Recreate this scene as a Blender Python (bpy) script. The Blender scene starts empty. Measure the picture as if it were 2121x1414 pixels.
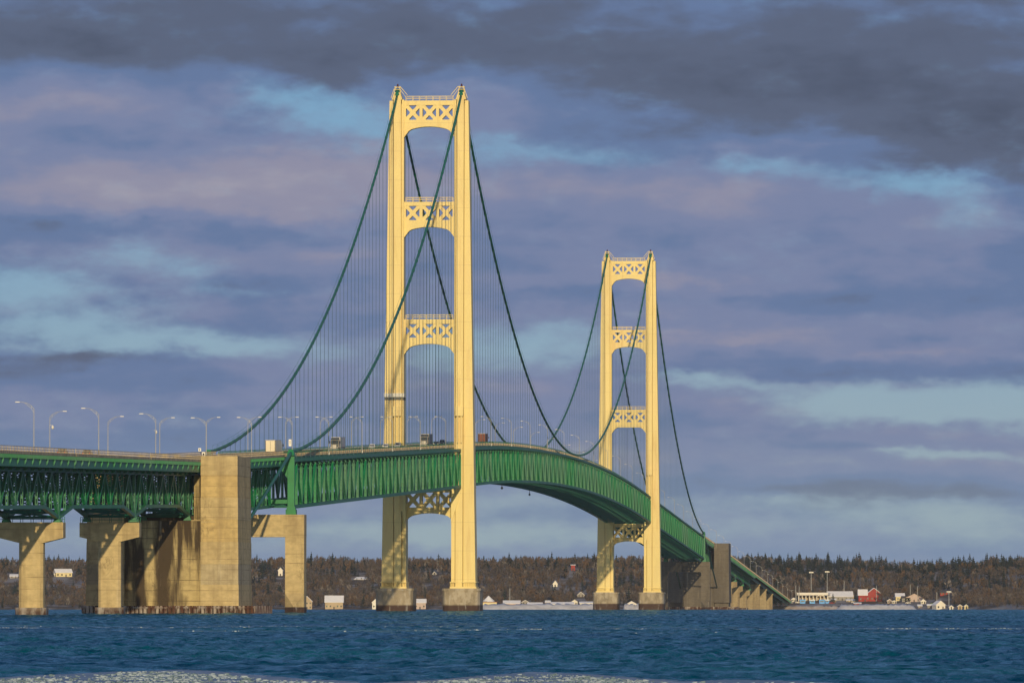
import bpy, math, random
import numpy as np
from mathutils import Vector, Matrix
R = math.radians
rng = np.random.default_rng(7)
random.seed(7)
sc = bpy.context.scene
C = sc.collection

# ------------------------------------------------------------------ camera
FPX = 15678.0                       # focal length in pixels of the 2121 px wide photograph
CAM_H = 2.5
cam_d = bpy.data.cameras.new('camera')
cam = bpy.data.objects.new('camera', cam_d); C.objects.link(cam)
cam_d.sensor_width = 36.0
cam_d.lens = 36.0 * FPX / 2121.0
cam_d.clip_start = 1.0; cam_d.clip_end = 40000.0
cam.location = (0, 0, CAM_H)
cam.rotation_euler = (R(90) + math.atan((1243 - 707) / FPX), 0, 0)
sc.camera = cam

# ------------------------------------------------------------------ light
SUN_AZ = 2.9      # degrees to the right of straight behind the camera
SUN_EL = 9.5
sun_d = bpy.data.lights.new('sun', 'SUN')
sun_d.energy = 3.4; sun_d.angle = R(0.5); sun_d.color = (1.0, 0.77, 0.41)
sun = bpy.data.objects.new('sun', sun_d); C.objects.link(sun)
sdir = Vector((math.sin(R(SUN_AZ)) * math.cos(R(SUN_EL)), -math.cos(R(SUN_AZ)) * math.cos(R(SUN_EL)), math.sin(R(SUN_EL))))
sun.rotation_euler = sdir.to_track_quat('Z', 'Y').to_euler()
sun.location = (0, -50, 300)

sc.view_settings.view_transform = 'Standard'
sc.view_settings.look = 'None'
sc.view_settings.exposure = 0.0
sc.view_settings.gamma = 1.0
sc.view_settings.use_curve_mapping = False
sc.cycles.use_denoising = True
sc.cycles.max_bounces = 5
sc.cycles.volume_bounces = 0

# ------------------------------------------------------------------ sky
world = bpy.data.worlds.new('World'); sc.world = world
world.use_nodes = True
def build_sky():
    nt = world.node_tree; N = nt.nodes; L = nt.links
    N.clear()
    SKY_STRENGTH = 0.1
    def val(x, sock):
        if isinstance(x, (int, float)): sock.default_value = x
        elif isinstance(x, (tuple, list)): sock.default_value = x
        else: L.new(x, sock)
    def math_(op, a, b=0.0, c=0.0, clamp=False):
        n = N.new('ShaderNodeMath'); n.operation = op; n.use_clamp = clamp
        val(a, n.inputs[0]); val(b, n.inputs[1]); val(c, n.inputs[2])
        return n.outputs[0]
    def vec(op, a, b=(0, 0, 0)):
        n = N.new('ShaderNodeVectorMath'); n.operation = op
        val(a, n.inputs[0]); val(b, n.inputs[1])
        return n.outputs['Value'] if op in ('DOT_PRODUCT', 'LENGTH') else n.outputs['Vector']
    def comb(x, y, z=0.0):
        n = N.new('ShaderNodeCombineXYZ'); val(x, n.inputs[0]); val(y, n.inputs[1]); val(z, n.inputs[2]); return n.outputs[0]
    def noise(v, detail=4.0, rough=0.55, w=0.0):
        n = N.new('ShaderNodeTexNoise'); n.noise_dimensions = '3D'
        L.new(v, n.inputs['Vector']); n.inputs['Scale'].default_value = 1.0
        n.inputs['Detail'].default_value = detail; n.inputs['Roughness'].default_value = rough
        return n
    def mixc(f, a, b):
        n = N.new('ShaderNodeMix'); n.data_type = 'RGBA'; n.clamp_factor = True
        val(f, n.inputs[0]); val(a, n.inputs[6]); val(b, n.inputs[7]); return n.outputs[2]
    def sstep(x, a, b):
        n = N.new('ShaderNodeMapRange'); n.interpolation_type = 'SMOOTHSTEP'
        val(x, n.inputs[0]); n.inputs[1].default_value = a; n.inputs[2].default_value = b
        n.inputs[3].default_value = 0; n.inputs[4].default_value = 1
        return n.outputs[0]
    tc = N.new('ShaderNodeTexCoord')
    sep = N.new('ShaderNodeSeparateXYZ'); L.new(tc.outputs['Generated'], sep.inputs[0])
    az = math_('ARCTAN2', sep.outputs[0], sep.outputs[1])
    el = math_('ARCSINE', sep.outputs[2])
    # hundredths of a radian: the frame spans about -6.8..6.8 across and 0..8 up
    ax = math_('MULTIPLY', az, 100.0)
    # clouds get larger higher up: compress elevation beyond ten degrees
    ey = math_('MULTIPLY', el, 100.0)
    big = math_('MULTIPLY', math_('MAXIMUM', math_('SUBTRACT', ey, 10.0), 0.0), -0.75)
    ey2 = math_('ADD', ey, big)
    P = comb(ax, ey2)
    # ragged warp of the layout
    w1 = noise(comb(math_('MULTIPLY', ax, 0.45), math_('MULTIPLY', ey2, 1.0), 3.3), 3.0, 0.6)
    w1c = vec('MULTIPLY', vec('SUBTRACT', w1.outputs['Color'], (0.5, 0.5, 0.5)), (2.0, 0.42, 0.0))
    w2 = noise(comb(math_('MULTIPLY', ax, 1.6), math_('MULTIPLY', ey2, 3.4), 8.1), 4.0, 0.6)
    w2c = vec('MULTIPLY', vec('SUBTRACT', w2.outputs['Color'], (0.5, 0.5, 0.5)), (1.1, 0.34, 0.0))
    W = vec('ADD', P, vec('ADD', w1c, w2c))
    def field(items):
        acc = 0.0
        for (px, py, rx, ry, wt) in items:
            c = ((px - 1060.5) / 156.78, (1245 - py) / 156.78, 0)
            d = vec('MULTIPLY', vec('SUBTRACT', W, c), (156.78 / rx, 156.78 / ry, 0))
            e = math_('EXPONENT', math_('MULTIPLY', vec('DOT_PRODUCT', d, d), -1.0))
            acc = math_('MULTIPLY_ADD', e, wt, acc)
        return acc
    gaps = field(SKY_GAPS)
    light = field(SKY_LIGHT)
    n_big = noise(comb(math_('MULTIPLY', ax, 0.35), math_('MULTIPLY', ey2, 1.15), 1.7), 5.0, 0.55).outputs['Fac']
    n_mid = noise(comb(math_('MULTIPLY', ax, 0.75), math_('MULTIPLY', ey2, 1.9), 5.2), 3.5, 0.5).outputs['Fac']
    band = noise(comb(math_('MULTIPLY', ax, 0.16), math_('MULTIPLY', ey2, 2.3), 2.6), 3.0, 0.5).outputs['Fac']
    low = sstep(ey, 6.2, 2.0)
    n_fine = noise(comb(math_('MULTIPLY', ax, 2.6), math_('MULTIPLY', ey2, 5.5), 9.4), 4.0, 0.6).outputs['Fac']
    def cen(x, k): return math_('MULTIPLY', math_('SUBTRACT', x, 0.5), k)
    # cloud brightness
    lum = math_('ADD', math_('ADD', 0.535, light), math_('ADD', cen(n_big, 0.60), math_('ADD', math_('ADD', cen(n_mid, 0.34), math_('MULTIPLY', low, cen(band, 0.45))), cen(n_fine, 0.12))))
    ramp = N.new('ShaderNodeValToRGB'); L.new(lum, ramp.inputs[0])
    cr = ramp.color_ramp; cr.interpolation = 'EASE'
    stops = [(0.0, (0.070, 0.089, 0.142)), (0.24, (0.102, 0.130, 0.206)), (0.42, (0.128, 0.192, 0.350)), (0.58, (0.188, 0.230, 0.380)), (0.78, (0.275, 0.275, 0.382)), (1.0, (0.375, 0.355, 0.42))]
    while len(cr.elements) < len(stops): cr.elements.new(0.5)
    for e, (p, c) in zip(cr.elements, stops): e.position = p; e.color = (*c, 1)
    # breaks in the cloud
    south = sstep(sep.outputs[1], 0.35, -0.45)      # the cloud deck thins towards the sun
    gap = math_('ADD', math_('ADD', gaps, math_('MULTIPLY', south, 0.75)), math_('ADD', math_('ADD', cen(n_mid, 0.75), math_('MULTIPLY', low, cen(band, 0.6))), cen(n_fine, 0.75)))
    gmask = math_('MULTIPLY', sstep(gap, 0.02, 1.15), 0.92)
    # behind the breaks: clear daylight sky
    sky = N.new('ShaderNodeTexSky'); sky.sky_type = 'NISHITA'; sky.sun_disc = False
    sky.sun_elevation = R(SUN_EL); sky.sun_rotation = R(180 - SUN_AZ)
    sky.altitude = 180; sky.air_density = 1.0; sky.dust_density = 1.0; sky.ozone_density = 2.0
    hgt = sstep(ey, 0.0, 6.5)
    clear_tint = mixc(hgt, (3.3, 4.6, 5.4, 1), (1.5, 3.7, 6.3, 1))
    clear = mixc(math_('MULTIPLY', math_('SUBTRACT', 1.0, south), 0.8), sky.outputs[0], clear_tint)
    cloud = vec('SCALE', ramp.outputs[0]); cloud.node.inputs['Scale'].default_value = 1.0 / SKY_STRENGTH
    # clouds near the horizon pale into the air
    hz = math_('MULTIPLY', sstep(ey, 2.9, 0.5), 0.6)
    cloud = mixc(hz, cloud, (2.5, 3.35, 4.55, 1))
    col = mixc(gmask, cloud, clear)
    bg = N.new('ShaderNodeBackground'); L.new(col, bg.inputs[0]); bg.inputs[1].default_value = SKY_STRENGTH
    out = N.new('ShaderNodeOutputWorld'); L.new(bg.outputs[0], out.inputs[0])
# cloud breaks (photo pixel centre, half-width, half-height, strength)
SKY_GAPS = [(580, 206, 90, 34, 0.5), (660, 240, 150, 44, 0.62), (755, 285, 140, 38, 0.55), (1050, 310, 170, 30, 0.66), (1250, 322, 110, 20, 0.35),
            (1540, 346, 130, 16, 0.45), (1690, 358, 160, 18, 0.45), (1915, 376, 100, 28, 0.68), (1950, 430, 80, 56, 0.42), (1800, 392, 120, 20, 0.4),
            (238, 520, 110, 28, 0.6), (345, 560, 110, 22, 0.5), (30, 578, 130, 36, 0.95), (90, 618, 180, 24, 0.6), (420, 605, 90, 20, 0.4),
            (120, 672, 240, 30, 1.0), (260, 712, 250, 24, 0.9), (470, 726, 150, 26, 0.65), (1110, 690, 120, 40, 0.7), (1130, 735, 150, 36, 0.7), (900, 740, 140, 40, 0.5), (930, 690, 60, 40, 0.4),
            (660, 730, 100, 30, 0.45), (1430, 786, 110, 14, 0.7), (1560, 800, 140, 14, 0.6), (1830, 828, 190, 34, 1.1), (2080, 836, 200, 40, 1.1), (1900, 866, 200, 18, 0.6),
            (2010, 944, 160, 13, 0.8), (1880, 938, 80, 8, 0.5), (1550, 1045, 260, 20, 0.6), (1950, 1064, 330, 30, 0.8), (1420, 1100, 300, 30, 0.6), (2030, 1110, 220, 30, 0.6),
            (1060, 1050, 180, 30, 0.6), (1020, 1110, 260, 24, 0.6), (720, 1100, 320, 34, 0.6), (200, 1120, 320, 30, 0.5)]
# brighter (pinkish) and darker cloud masses
SKY_LIGHT = [(1060, 30, 1700, 130, -0.26), (620, 120, 480, 70, -0.20), (1850, 210, 480, 130, -0.30), (2150, 300, 260, 110, -0.22), (1500, 170, 320, 80, -0.12), (1420, 300, 200, 30, -0.10),
             (150, 70, 380, 80, -0.10), (2100, 420, 120, 120, -0.12),
             (50, 230, 220, 70, 0.16), (80, 370, 220, 60, 0.20), (440, 395, 330, 60, 0.24), (700, 345, 200, 50, 0.22), (690, 420, 260, 50, 0.18), (1180, 380, 260, 50, 0.18), (1600, 420, 380, 50, 0.12), (1640, 298, 300, 20, 0.10),
             (200, 470, 300, 24, -0.16), (640, 490, 260, 22, -0.12), (640, 535, 240, 18, 0.10), (560, 592, 240, 20, -0.10), (620, 650, 320, 30, 0.06), (480, 690, 130, 16, -0.08),
             (1700, 520, 420, 50, 0.05), (1470, 582, 160, 22, 0.20), (1180, 612, 180, 22, -0.10), (1720, 626, 420, 18, -0.07), (1480, 702, 200, 20, 0.20), (1850, 724, 140, 16, 0.18), (1700, 680, 400, 24, 0.06), (1830, 775, 420, 22, -0.12),
             (150, 745, 280, 24, -0.10), (180, 800, 260, 40, 0.08), (300, 900, 500, 50, -0.10), (1080, 590, 120, 16, 0.1),
             (1520, 850, 220, 24, 0.10), (1750, 905, 420, 22, 0.04), (1800, 920, 420, 14, -0.08), (1650, 975, 520, 18, 0.06), (1700, 1016, 520, 18, -0.10), (1900, 1030, 200, 10, -0.1)]
build_sky()

# ------------------------------------------------------------------ helpers
def thing(name, label, cat, loc=(0, 0, 0), rz=0.0, group=None):
    o = bpy.data.objects.new(name, None); C.objects.link(o)
    o.location = loc; o.rotation_euler = (0, 0, rz)
    o.empty_display_size = 2.0
    o['label'] = label; o['category'] = cat
    if group: o['group'] = group
    return o
def tag(o, label, cat, group=None):
    o['label'] = label; o['category'] = cat
    if group: o['group'] = group
    return o

class MB:
    """collects simple solids; build() links them as one mesh object"""
    def __init__(self): self.v = []; self.f = []; self.mi = []
    def add(self, vs, fs, m=0):
        b = len(self.v); self.v += [tuple(p) for p in vs]
        self.f += [tuple(b + i for i in f) for f in fs]; self.mi += [m] * len(fs)
    def hexa(self, p, m=0):   # p: 4 bottom, 4 top (counter-clockwise seen from above)
        self.add(p, [(3, 2, 1, 0), (4, 5, 6, 7), (0, 1, 5, 4), (1, 2, 6, 5), (2, 3, 7, 6), (3, 0, 4, 7)], m)
    def box(self, x0, x1, y0, y1, z0, z1, m=0):
        if x0 > x1: x0, x1 = x1, x0
        if y0 > y1: y0, y1 = y1, y0
        self.hexa([(x0, y0, z0), (x1, y0, z0), (x1, y1, z0), (x0, y1, z0), (x0, y0, z1), (x1, y0, z1), (x1, y1, z1), (x0, y1, z1)], m)
    def taper(self, b, z0, t, z1, m=0):   # b, t = (x0, x1, y0, y1)
        self.hexa([(b[0], b[2], z0), (b[1], b[2], z0), (b[1], b[3], z0), (b[0], b[3], z0), (t[0], t[2], z1), (t[1], t[2], z1), (t[1], t[3], z1), (t[0], t[3], z1)], m)
    def prism(self, poly, y0, y1, m=0):   # poly of (x, z), extruded along y
        n = len(poly)
        ar = sum(poly[i][0] * poly[(i + 1) % n][1] - poly[(i + 1) % n][0] * poly[i][1] for i in range(n))
        if ar < 0: poly = poly[::-1]
        vs = [(x, y0, z) for x, z in poly] + [(x, y1, z) for x, z in poly]
        fs = [tuple(range(n)), tuple(range(2 * n - 1, n - 1, -1))]
        fs += [(i + n, (i + 1) % n + n, (i + 1) % n, i) for i in range(n)]
        self.add(vs, fs, m)
    def plan(self, poly, z0, z1, m=0, top=None):   # poly of (x, y), extruded up; top = other polygon
        n = len(poly); t = top or poly
        vs = [(x, y, z0) for x, y in poly] + [(x, y, z1) for x, y in t]
        self.add(vs, [tuple(range(n - 1, -1, -1)), tuple(range(n, 2 * n))] + [(i, (i + 1) % n, (i + 1) % n + n, i + n) for i in range(n)], m)
    def tube(self, pts, r, n=6, m=0, cap=True):
        pts = [Vector(p) for p in pts]
        rs = r if isinstance(r, (list, tuple)) else [r] * len(pts)
        b = len(self.v); k = len(pts)
        for i, p in enumerate(pts):
            d = (pts[min(i + 1, k - 1)] - pts[max(i - 1, 0)]).normalized()
            up = Vector((0, 0, 1)) if abs(d.z) < 0.95 else Vector((1, 0, 0))
            a = d.cross(up).normalized(); c = a.cross(d).normalized()
            for j in range(n):
                q = 2 * math.pi * j / n
                self.v.append(tuple(p + (a * math.cos(q) + c * math.sin(q)) * rs[i]))
        for i in range(k - 1):
            for j in range(n):
                self.f.append((b + i * n + j, b + i * n + (j + 1) % n, b + (i + 1) * n + (j + 1) % n, b + (i + 1) * n + j)); self.mi.append(m)
        if cap:
            self.f.append(tuple(b + j for j in range(n - 1, -1, -1))); self.f.append(tuple(b + (k - 1) * n + j for j in range(n))); self.mi += [m, m]
    def bar(self, p, q, w, h, m=0):        # square bar between two points
        p = Vector(p); q = Vector(q); d = (q - p).normalized()
        up = Vector((0, 0, 1)) if abs(d.z) < 0.97 else Vector((0, 1, 0))
        a = d.cross(up).normalized() * (w / 2); c = a.cross(d).normalized() * (h / 2)
        vs = [p - a - c, p + a - c, p + a + c, p - a + c, q - a - c, q + a - c, q + a + c, q - a + c]
        self.add(vs, [(3, 2, 1, 0), (4, 5, 6, 7), (0, 1, 5, 4), (1, 2, 6, 5), (2, 3, 7, 6), (3, 0, 4, 7)], m)
    def mesh(self, name, mats):
        me = bpy.data.meshes.new(name)
        me.from_pydata(self.v, [], self.f)
        for m in (mats if isinstance(mats, (list, tuple)) else [mats]): me.materials.append(m)
        if any(self.mi): me.polygons.foreach_set('material_index', self.mi)
        me.update(); return me
    def build(self, name, mats, parent=None, kind=None, smooth=False, loc=None):
        me = self.mesh(name, mats)
        if smooth: me.polygons.foreach_set('use_smooth', [True] * len(me.polygons))
        return place(name, me, parent, loc, kind=kind)
def place(name, me, parent=None, loc=None, rot=None, kind=None, scale=None):
    o = bpy.data.objects.new(name, me); C.objects.link(o)
    if parent is not None: o.parent = parent
    if loc is not None: o.location = loc
    if rot is not None: o.rotation_euler = rot
    if scale is not None: o.scale = scale
    if kind: o['kind'] = kind
    return o
def copy_tree(o, parent=None):
    c = o.copy(); C.objects.link(c)
    if parent is not None: c.parent = parent
    for ch in list(o.children): copy_tree(ch, c)
    return c

# ------------------------------------------------------------------ materials
def material(name, col, rough=0.6, var=0.0, scale=0.2, stretch=(1, 1, 1), col2=None, metallic=0.0, spec=0.3, bump=0.0, extra=None, detail=5.0, pos='world'):
    m = bpy.data.materials.new(name); m.use_nodes = True
    nt = m.node_tree; N = nt.nodes; L = nt.links
    bs = N['Principled BSDF']
    bs.inputs['Base Color'].default_value = (*col, 1); bs.inputs['Roughness'].default_value = rough
    bs.inputs['Metallic'].default_value = metallic; bs.inputs['Specular IOR Level'].default_value = spec
    if pos == 'world':
        src = N.new('ShaderNodeNewGeometry').outputs['Position']
    else:
        src = N.new('ShaderNodeTexCoord').outputs['Object']
    mp = N.new('ShaderNodeMapping'); L.new(src, mp.inputs[0])
    mp.inputs['Scale'].default_value = stretch
    ns = N.new('ShaderNodeTexNoise'); L.new(mp.outputs[0], ns.inputs['Vector'])
    ns.inputs['Scale'].default_value = scale; ns.inputs['Detail'].default_value = detail; ns.inputs['Roughness'].default_value = 0.6
    colout = None
    if var or col2:
        c2 = col2 or tuple(c * (1 - var) for c in col)
        mr = N.new('ShaderNodeMapRange'); L.new(ns.outputs['Fac'], mr.inputs[0])
        mr.inputs[1].default_value = 0.38; mr.inputs[2].default_value = 0.64
        mx = N.new('ShaderNodeMix'); mx.data_type = 'RGBA'; L.new(mr.outputs[0], mx.inputs[0])
        mx.inputs[6].default_value = (*col, 1); mx.inputs[7].default_value = (*c2, 1)
        colout = mx.outputs[2]
    if extra: colout = extra(nt, src, colout)
    if colout is not None: L.new(colout, bs.inputs['Base Color'])
    if bump:
        bp = N.new('ShaderNodeBump'); L.new(ns.outputs['Fac'], bp.inputs['Height'])
        bp.inputs['Distance'].default_value = bump; bp.inputs['Strength'].default_value = 0.6
        L.new(bp.outputs[0], bs.inputs['Normal'])
    return m
def nmix(nt, f, a, b):
    n = nt.nodes.new('ShaderNodeMix'); n.data_type = 'RGBA'
    for x, s in ((f, n.inputs[0]), (a, n.inputs[6]), (b, n.inputs[7])):
        if isinstance(x, (float, int)): s.default_value = x
        elif isinstance(x, tuple): s.default_value = (*x, 1)
        else: nt.links.new(x, s)
    return n.outputs[2]
def nnoise(nt, src, scale, stretch, lo, hi, detail=5.0, off=(0, 0, 0)):
    mp = nt.nodes.new('ShaderNodeMapping'); nt.links.new(src, mp.inputs[0]); mp.inputs['Scale'].default_value = stretch; mp.inputs['Location'].default_value = off
    n = nt.nodes.new('ShaderNodeTexNoise'); nt.links.new(mp.outputs[0], n.inputs['Vector'])
    n.inputs['Scale'].default_value = scale; n.inputs['Detail'].default_value = detail; n.inputs['Roughness'].default_value = 0.62
    mr = nt.nodes.new('ShaderNodeMapRange'); nt.links.new(n.outputs['Fac'], mr.inputs[0])
    mr.inputs[1].default_value = lo; mr.inputs[2].default_value = hi
    return mr.outputs[0]
def nz(nt, src, z0, z1):     # 0 below z0, 1 above z1 (world height)
    s = nt.nodes.new('ShaderNodeSeparateXYZ'); nt.links.new(src, s.inputs[0])
    mr = nt.nodes.new('ShaderNodeMapRange'); nt.links.new(s.outputs[2], mr.inputs[0])
    mr.inputs[1].default_value = z0; mr.inputs[2].default_value = z1
    return mr.outputs[0]
def nmul(nt, a, b, op='MULTIPLY'):
    n = nt.nodes.new('ShaderNodeMath'); n.operation = op; n.use_clamp = True
    for x, s in ((a, n.inputs[0]), (b, n.inputs[1])):
        if isinstance(x, (float, int)): s.default_value = x
        else: nt.links.new(x, s)
    return n.outputs[0]
def nlines(nt, src, period, width, axis=2, wob=0.0):    # thin seams every period metres
    s = nt.nodes.new('ShaderNodeSeparateXYZ'); nt.links.new(src, s.inputs[0])
    v = s.outputs[axis]
    a = nt.nodes.new('ShaderNodeMath'); a.operation = 'DIVIDE'; nt.links.new(v, a.inputs[0]); a.inputs[1].default_value = period
    f = nt.nodes.new('ShaderNodeMath'); f.operation = 'FRACT'; nt.links.new(a.outputs[0], f.inputs[0])
    l = nt.nodes.new('ShaderNodeMath'); l.operation = 'LESS_THAN'; nt.links.new(f.outputs[0], l.inputs[0]); l.inputs[1].default_value = width / period
    return l.outputs[0]

IVORY = (0.74, 0.615, 0.27)
def ivory_extra(nt, src, c):
    c = nmix(nt, nmul(nt, nlines(nt, src, 9.2, 0.18), 0.35), c, (0.42, 0.33, 0.18))
    c = nmix(nt, nmul(nt, nnoise(nt, src, 0.08, (1, 1, .5), .46, .62, 4.0), .35), c, (0.66, 0.50, 0.25))
    rust = nmul(nt, nnoise(nt, src, 0.45, (1, 1, 0.10), 0.54, 0.72), 0.4)
    c = nmix(nt, rust, c, (0.45, 0.26, 0.09))
    return c
M_IVORY = material('ivory_paint', IVORY, 0.5, 0.1, 0.12, (1, 1, 0.3), extra=ivory_extra)
def rusty_extra(nt, src, c):
    rust = nmul(nt, nnoise(nt, src, 0.5, (1, 1, 0.25), 0.46, 0.68), 0.5)
    return nmix(nt, rust, c, (0.38, 0.19, 0.05))
M_IVORY_RUST = material('rust_streaked_ivory_paint', IVORY, 0.55, 0.12, 0.12, (1, 1, 0.3), extra=rusty_extra)
M_SHADE = material('dark_grey_netting', (0.13, 0.13, 0.12), 0.8, 0.2, 0.8)
M_BAND = material('pale_wrap', (0.68, 0.68, 0.66), 0.7, 0.15, 0.8)
def green_extra(nt, src, c):
    fade = nmul(nt, nnoise(nt, src, 0.014, (1, 1, 1), 0.45, 0.58, 3.0), 0.8)
    c = nmix(nt, fade, c, (0.050, 0.185, 0.120))
    return nmix(nt, nmul(nt, nnoise(nt, src, 0.7, (1, 1, 0.3), 0.6, 0.8), 0.25), c, (0.13, 0.12, 0.07))
M_GREEN = material('green_bridge_paint', (0.008, 0.215, 0.082), 0.5, 0.2, 0.25, extra=green_extra)
M_GREEN_CABLE = material('dark_green_cable_paint', (0.003, 0.150, 0.092), 0.45, 0.25, 0.4)
M_GREEN_DARK = material('old_green_paint', (0.006, 0.135, 0.092), 0.6, 0.3, 0.3)
M_ROPE = material('suspender_wire', (0.07, 0.13, 0.16), 0.5)
M_RAIL = material('beige_railing_paint', (0.50, 0.42, 0.29), 0.55, 0.3, 0.7)
M_CURB = material('stained_kerb_concrete', (0.46, 0.38, 0.26), 0.8, 0.45, 0.5)
M_ROAD = material('asphalt', (0.055, 0.055, 0.058), 0.85, 0.25, 0.3)
M_LAMP = material('galvanised_steel', (0.42, 0.44, 0.47), 0.45, 0.1, 1.0, metallic=0.2)
M_LAMPHEAD = material('pale_lamp_casting', (0.70, 0.69, 0.66), 0.4)
M_SIGN = material('white_sign_sheet', (0.78, 0.78, 0.76), 0.5)
M_BLACK = material('black_rubber', (0.02, 0.02, 0.022), 0.7)
M_GLASS = material('dark_glazing', (0.02, 0.025, 0.03), 0.12, spec=0.6)
M_RED = material('red_beacon_glass', (0.07, 0.012, 0.016), 0.3)

def concrete(name, base, stain, amount, tidez=2.0):
    def ex(nt, src, c):
        st = nmul(nt, nnoise(nt, src, 0.28, (1, 1, 0.10), 0.47 - .05 * (amount > 1), 0.62 - .06 * (amount > 1), 6.0), amount)
        c = nmix(nt, st, c, stain)
        blot = nmul(nt, nnoise(nt, src, 0.10, (1, 1, 0.8), 0.5, 0.66, 5.0, (30, 4, 7)), amount * 0.55)
        c = nmix(nt, blot, c, tuple(s * 1.3 for s in stain))
        c = nmix(nt, nmul(nt, nlines(nt, src, 2.35, 0.10), nnoise(nt, src, 0.15, (1, 1, 3), 0.4, 0.6)), c, tuple(s * 0.9 for s in stain))
        k1 = nnoise(nt, src, 0.16, (1, 1, .45), .485, .5, 8.0, (5, 1, 3)); k2 = nnoise(nt, src, 0.16, (1, 1, .45), .515, .5, 8.0, (5, 1, 3))
        crack = nmul(nt, nmul(nt, nmul(nt, k1, k2), nnoise(nt, src, 0.07, (1, 1, 1), .52, .6, 3.0, (2, 2, 9))), .5)
        c = nmix(nt, crack, c, tuple(s * .7 for s in stain))
        wht = nmul(nt, nnoise(nt, src, 0.5, (1, 1, 0.07), 0.60, 0.72, 5.0, (9, 2, 1)), 0.5 * amount)
        return nmix(nt, wht, c, (0.62, 0.57, 0.47))
    return material(name, base, 0.85, 0.22, 0.6, (1, 1, 1.6), extra=ex, bump=0.03)
M_CONC = concrete('weathered_concrete', (0.54, 0.435, 0.245), (0.19, 0.14, 0.08), 0.5)
M_CONC_STAIN = concrete('heavily_stained_concrete', (0.47, 0.38, 0.20), (0.055, 0.040, 0.026), 1.2)
M_CONC_B = concrete('yellowish_concrete_pour', (0.56, 0.43, 0.21), (0.22, 0.16, 0.09), 0.45)
M_CONC_C = concrete('greyish_concrete_pour', (0.47, 0.40, 0.265), (0.17, 0.13, 0.09), 0.65)
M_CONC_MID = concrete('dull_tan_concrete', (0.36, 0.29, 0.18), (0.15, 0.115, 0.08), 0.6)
M_CONC_FAR_SHADE = concrete('cloud_shaded_concrete', (0.150, 0.134, 0.118), (0.075, 0.066, 0.058), 0.6)  # cloud shade on the far anchorage and bent, put into the concrete colour
def base_extra(nt, src, c):
    ice = nmul(nt, nnoise(nt, src, 0.35, (1, 1, 0.6), 0.5, 0.56), 0.45)
    c = nmix(nt, ice, c, (0.50, 0.46, 0.40))
    tide = nmul(nt, nz(nt, src, 1.35, 0.75), .93)
    c = nmix(nt, tide, c, (0.042, 0.020, 0.020))
    fr = nmul(nt, nnoise(nt, src, 0.9, (1, 1, 0.25), 0.58, 0.66), 0.4)
    return nmix(nt, fr, c, (0.45, 0.45, 0.47))
def foot_extra(nt, src, c):
    tide = nmul(nt, nz(nt, src, .95, .25), .9)
    c = nmix(nt, tide, c, (0.055, 0.028, 0.026))
    fr = nmul(nt, nnoise(nt, src, 0.8, (1, 1, 0.35), 0.46, 0.6), 0.6)
    return nmix(nt, fr, c, (0.42, 0.40, 0.40))
M_FOOT = material('frosted_pier_footing', (0.22, 0.17, 0.14), 0.8, 0.4, 0.5, extra=foot_extra, bump=0.04)
M_BASE = material('tide_stained_concrete', (0.36, 0.31, 0.24), 0.8, 0.4, 0.4, (1, 1, 0.5), extra=base_extra, bump=0.04)
def pile_extra(nt, src, c):
    ice = nmul(nt, nnoise(nt, src, 0.8, (1, 1, 0.3), 0.46, 0.6), 0.75)
    c = nmix(nt, ice, c, (0.42, 0.38, 0.36))
    return c
M_PILE = material('rusty_steel_with_ice', (0.085, 0.036, 0.024), 0.75, 0.4, 0.8, extra=pile_extra)

# ------------------------------------------------------------------ bridge frame
TH = math.asin(0.0710); COS, SIN = math.cos(TH), math.sin(TH)
X0, Y0 = -26.6, 2442.0             # middle of the near tower
def W(t, s, z=0.0): return Vector((X0 + s * SIN + t * COS, Y0 + s * COS - t * SIN, z - 0.3))
def drop(y): return y * y / 6.75e6  # the lake surface curves away with the Earth
def s_of(px, t):                    # distance along the bridge at which a line at offset t crosses photo column px
    k = (px - 1060.5) / FPX
    return (k * (Y0 - t * SIN) - X0 - t * COS) / (SIN - k * COS)
S_ANCH, S_BENT, S_FAR, S_BENT2, S_ANCH2 = -736.0, -548.6, 1158.2, 1706.8, 1870.0
_ps = [-1400, -736, -548.6, 0, 1158.2, 1706.8, 1894, 3190, 3600]
_pz = [25.4, 34.2, 38.9, 52.3, 52.5, 38.6, 34.3, 0.9, 0.4]
def zd(s):
    z = float(np.interp(s, _ps, _pz))
    if 0 < s < 1158.2: z += 8.1 * 4 * (s / 1158.2) * (1 - s / 1158.2)
    return z
HT = 10.36          # half distance between cables / stiffening trusses
def bthing(name, label, cat, t, s, z, group=None):
    o = thing(name, label, cat, W(t, s, z), -TH, group)
    return o

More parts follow.
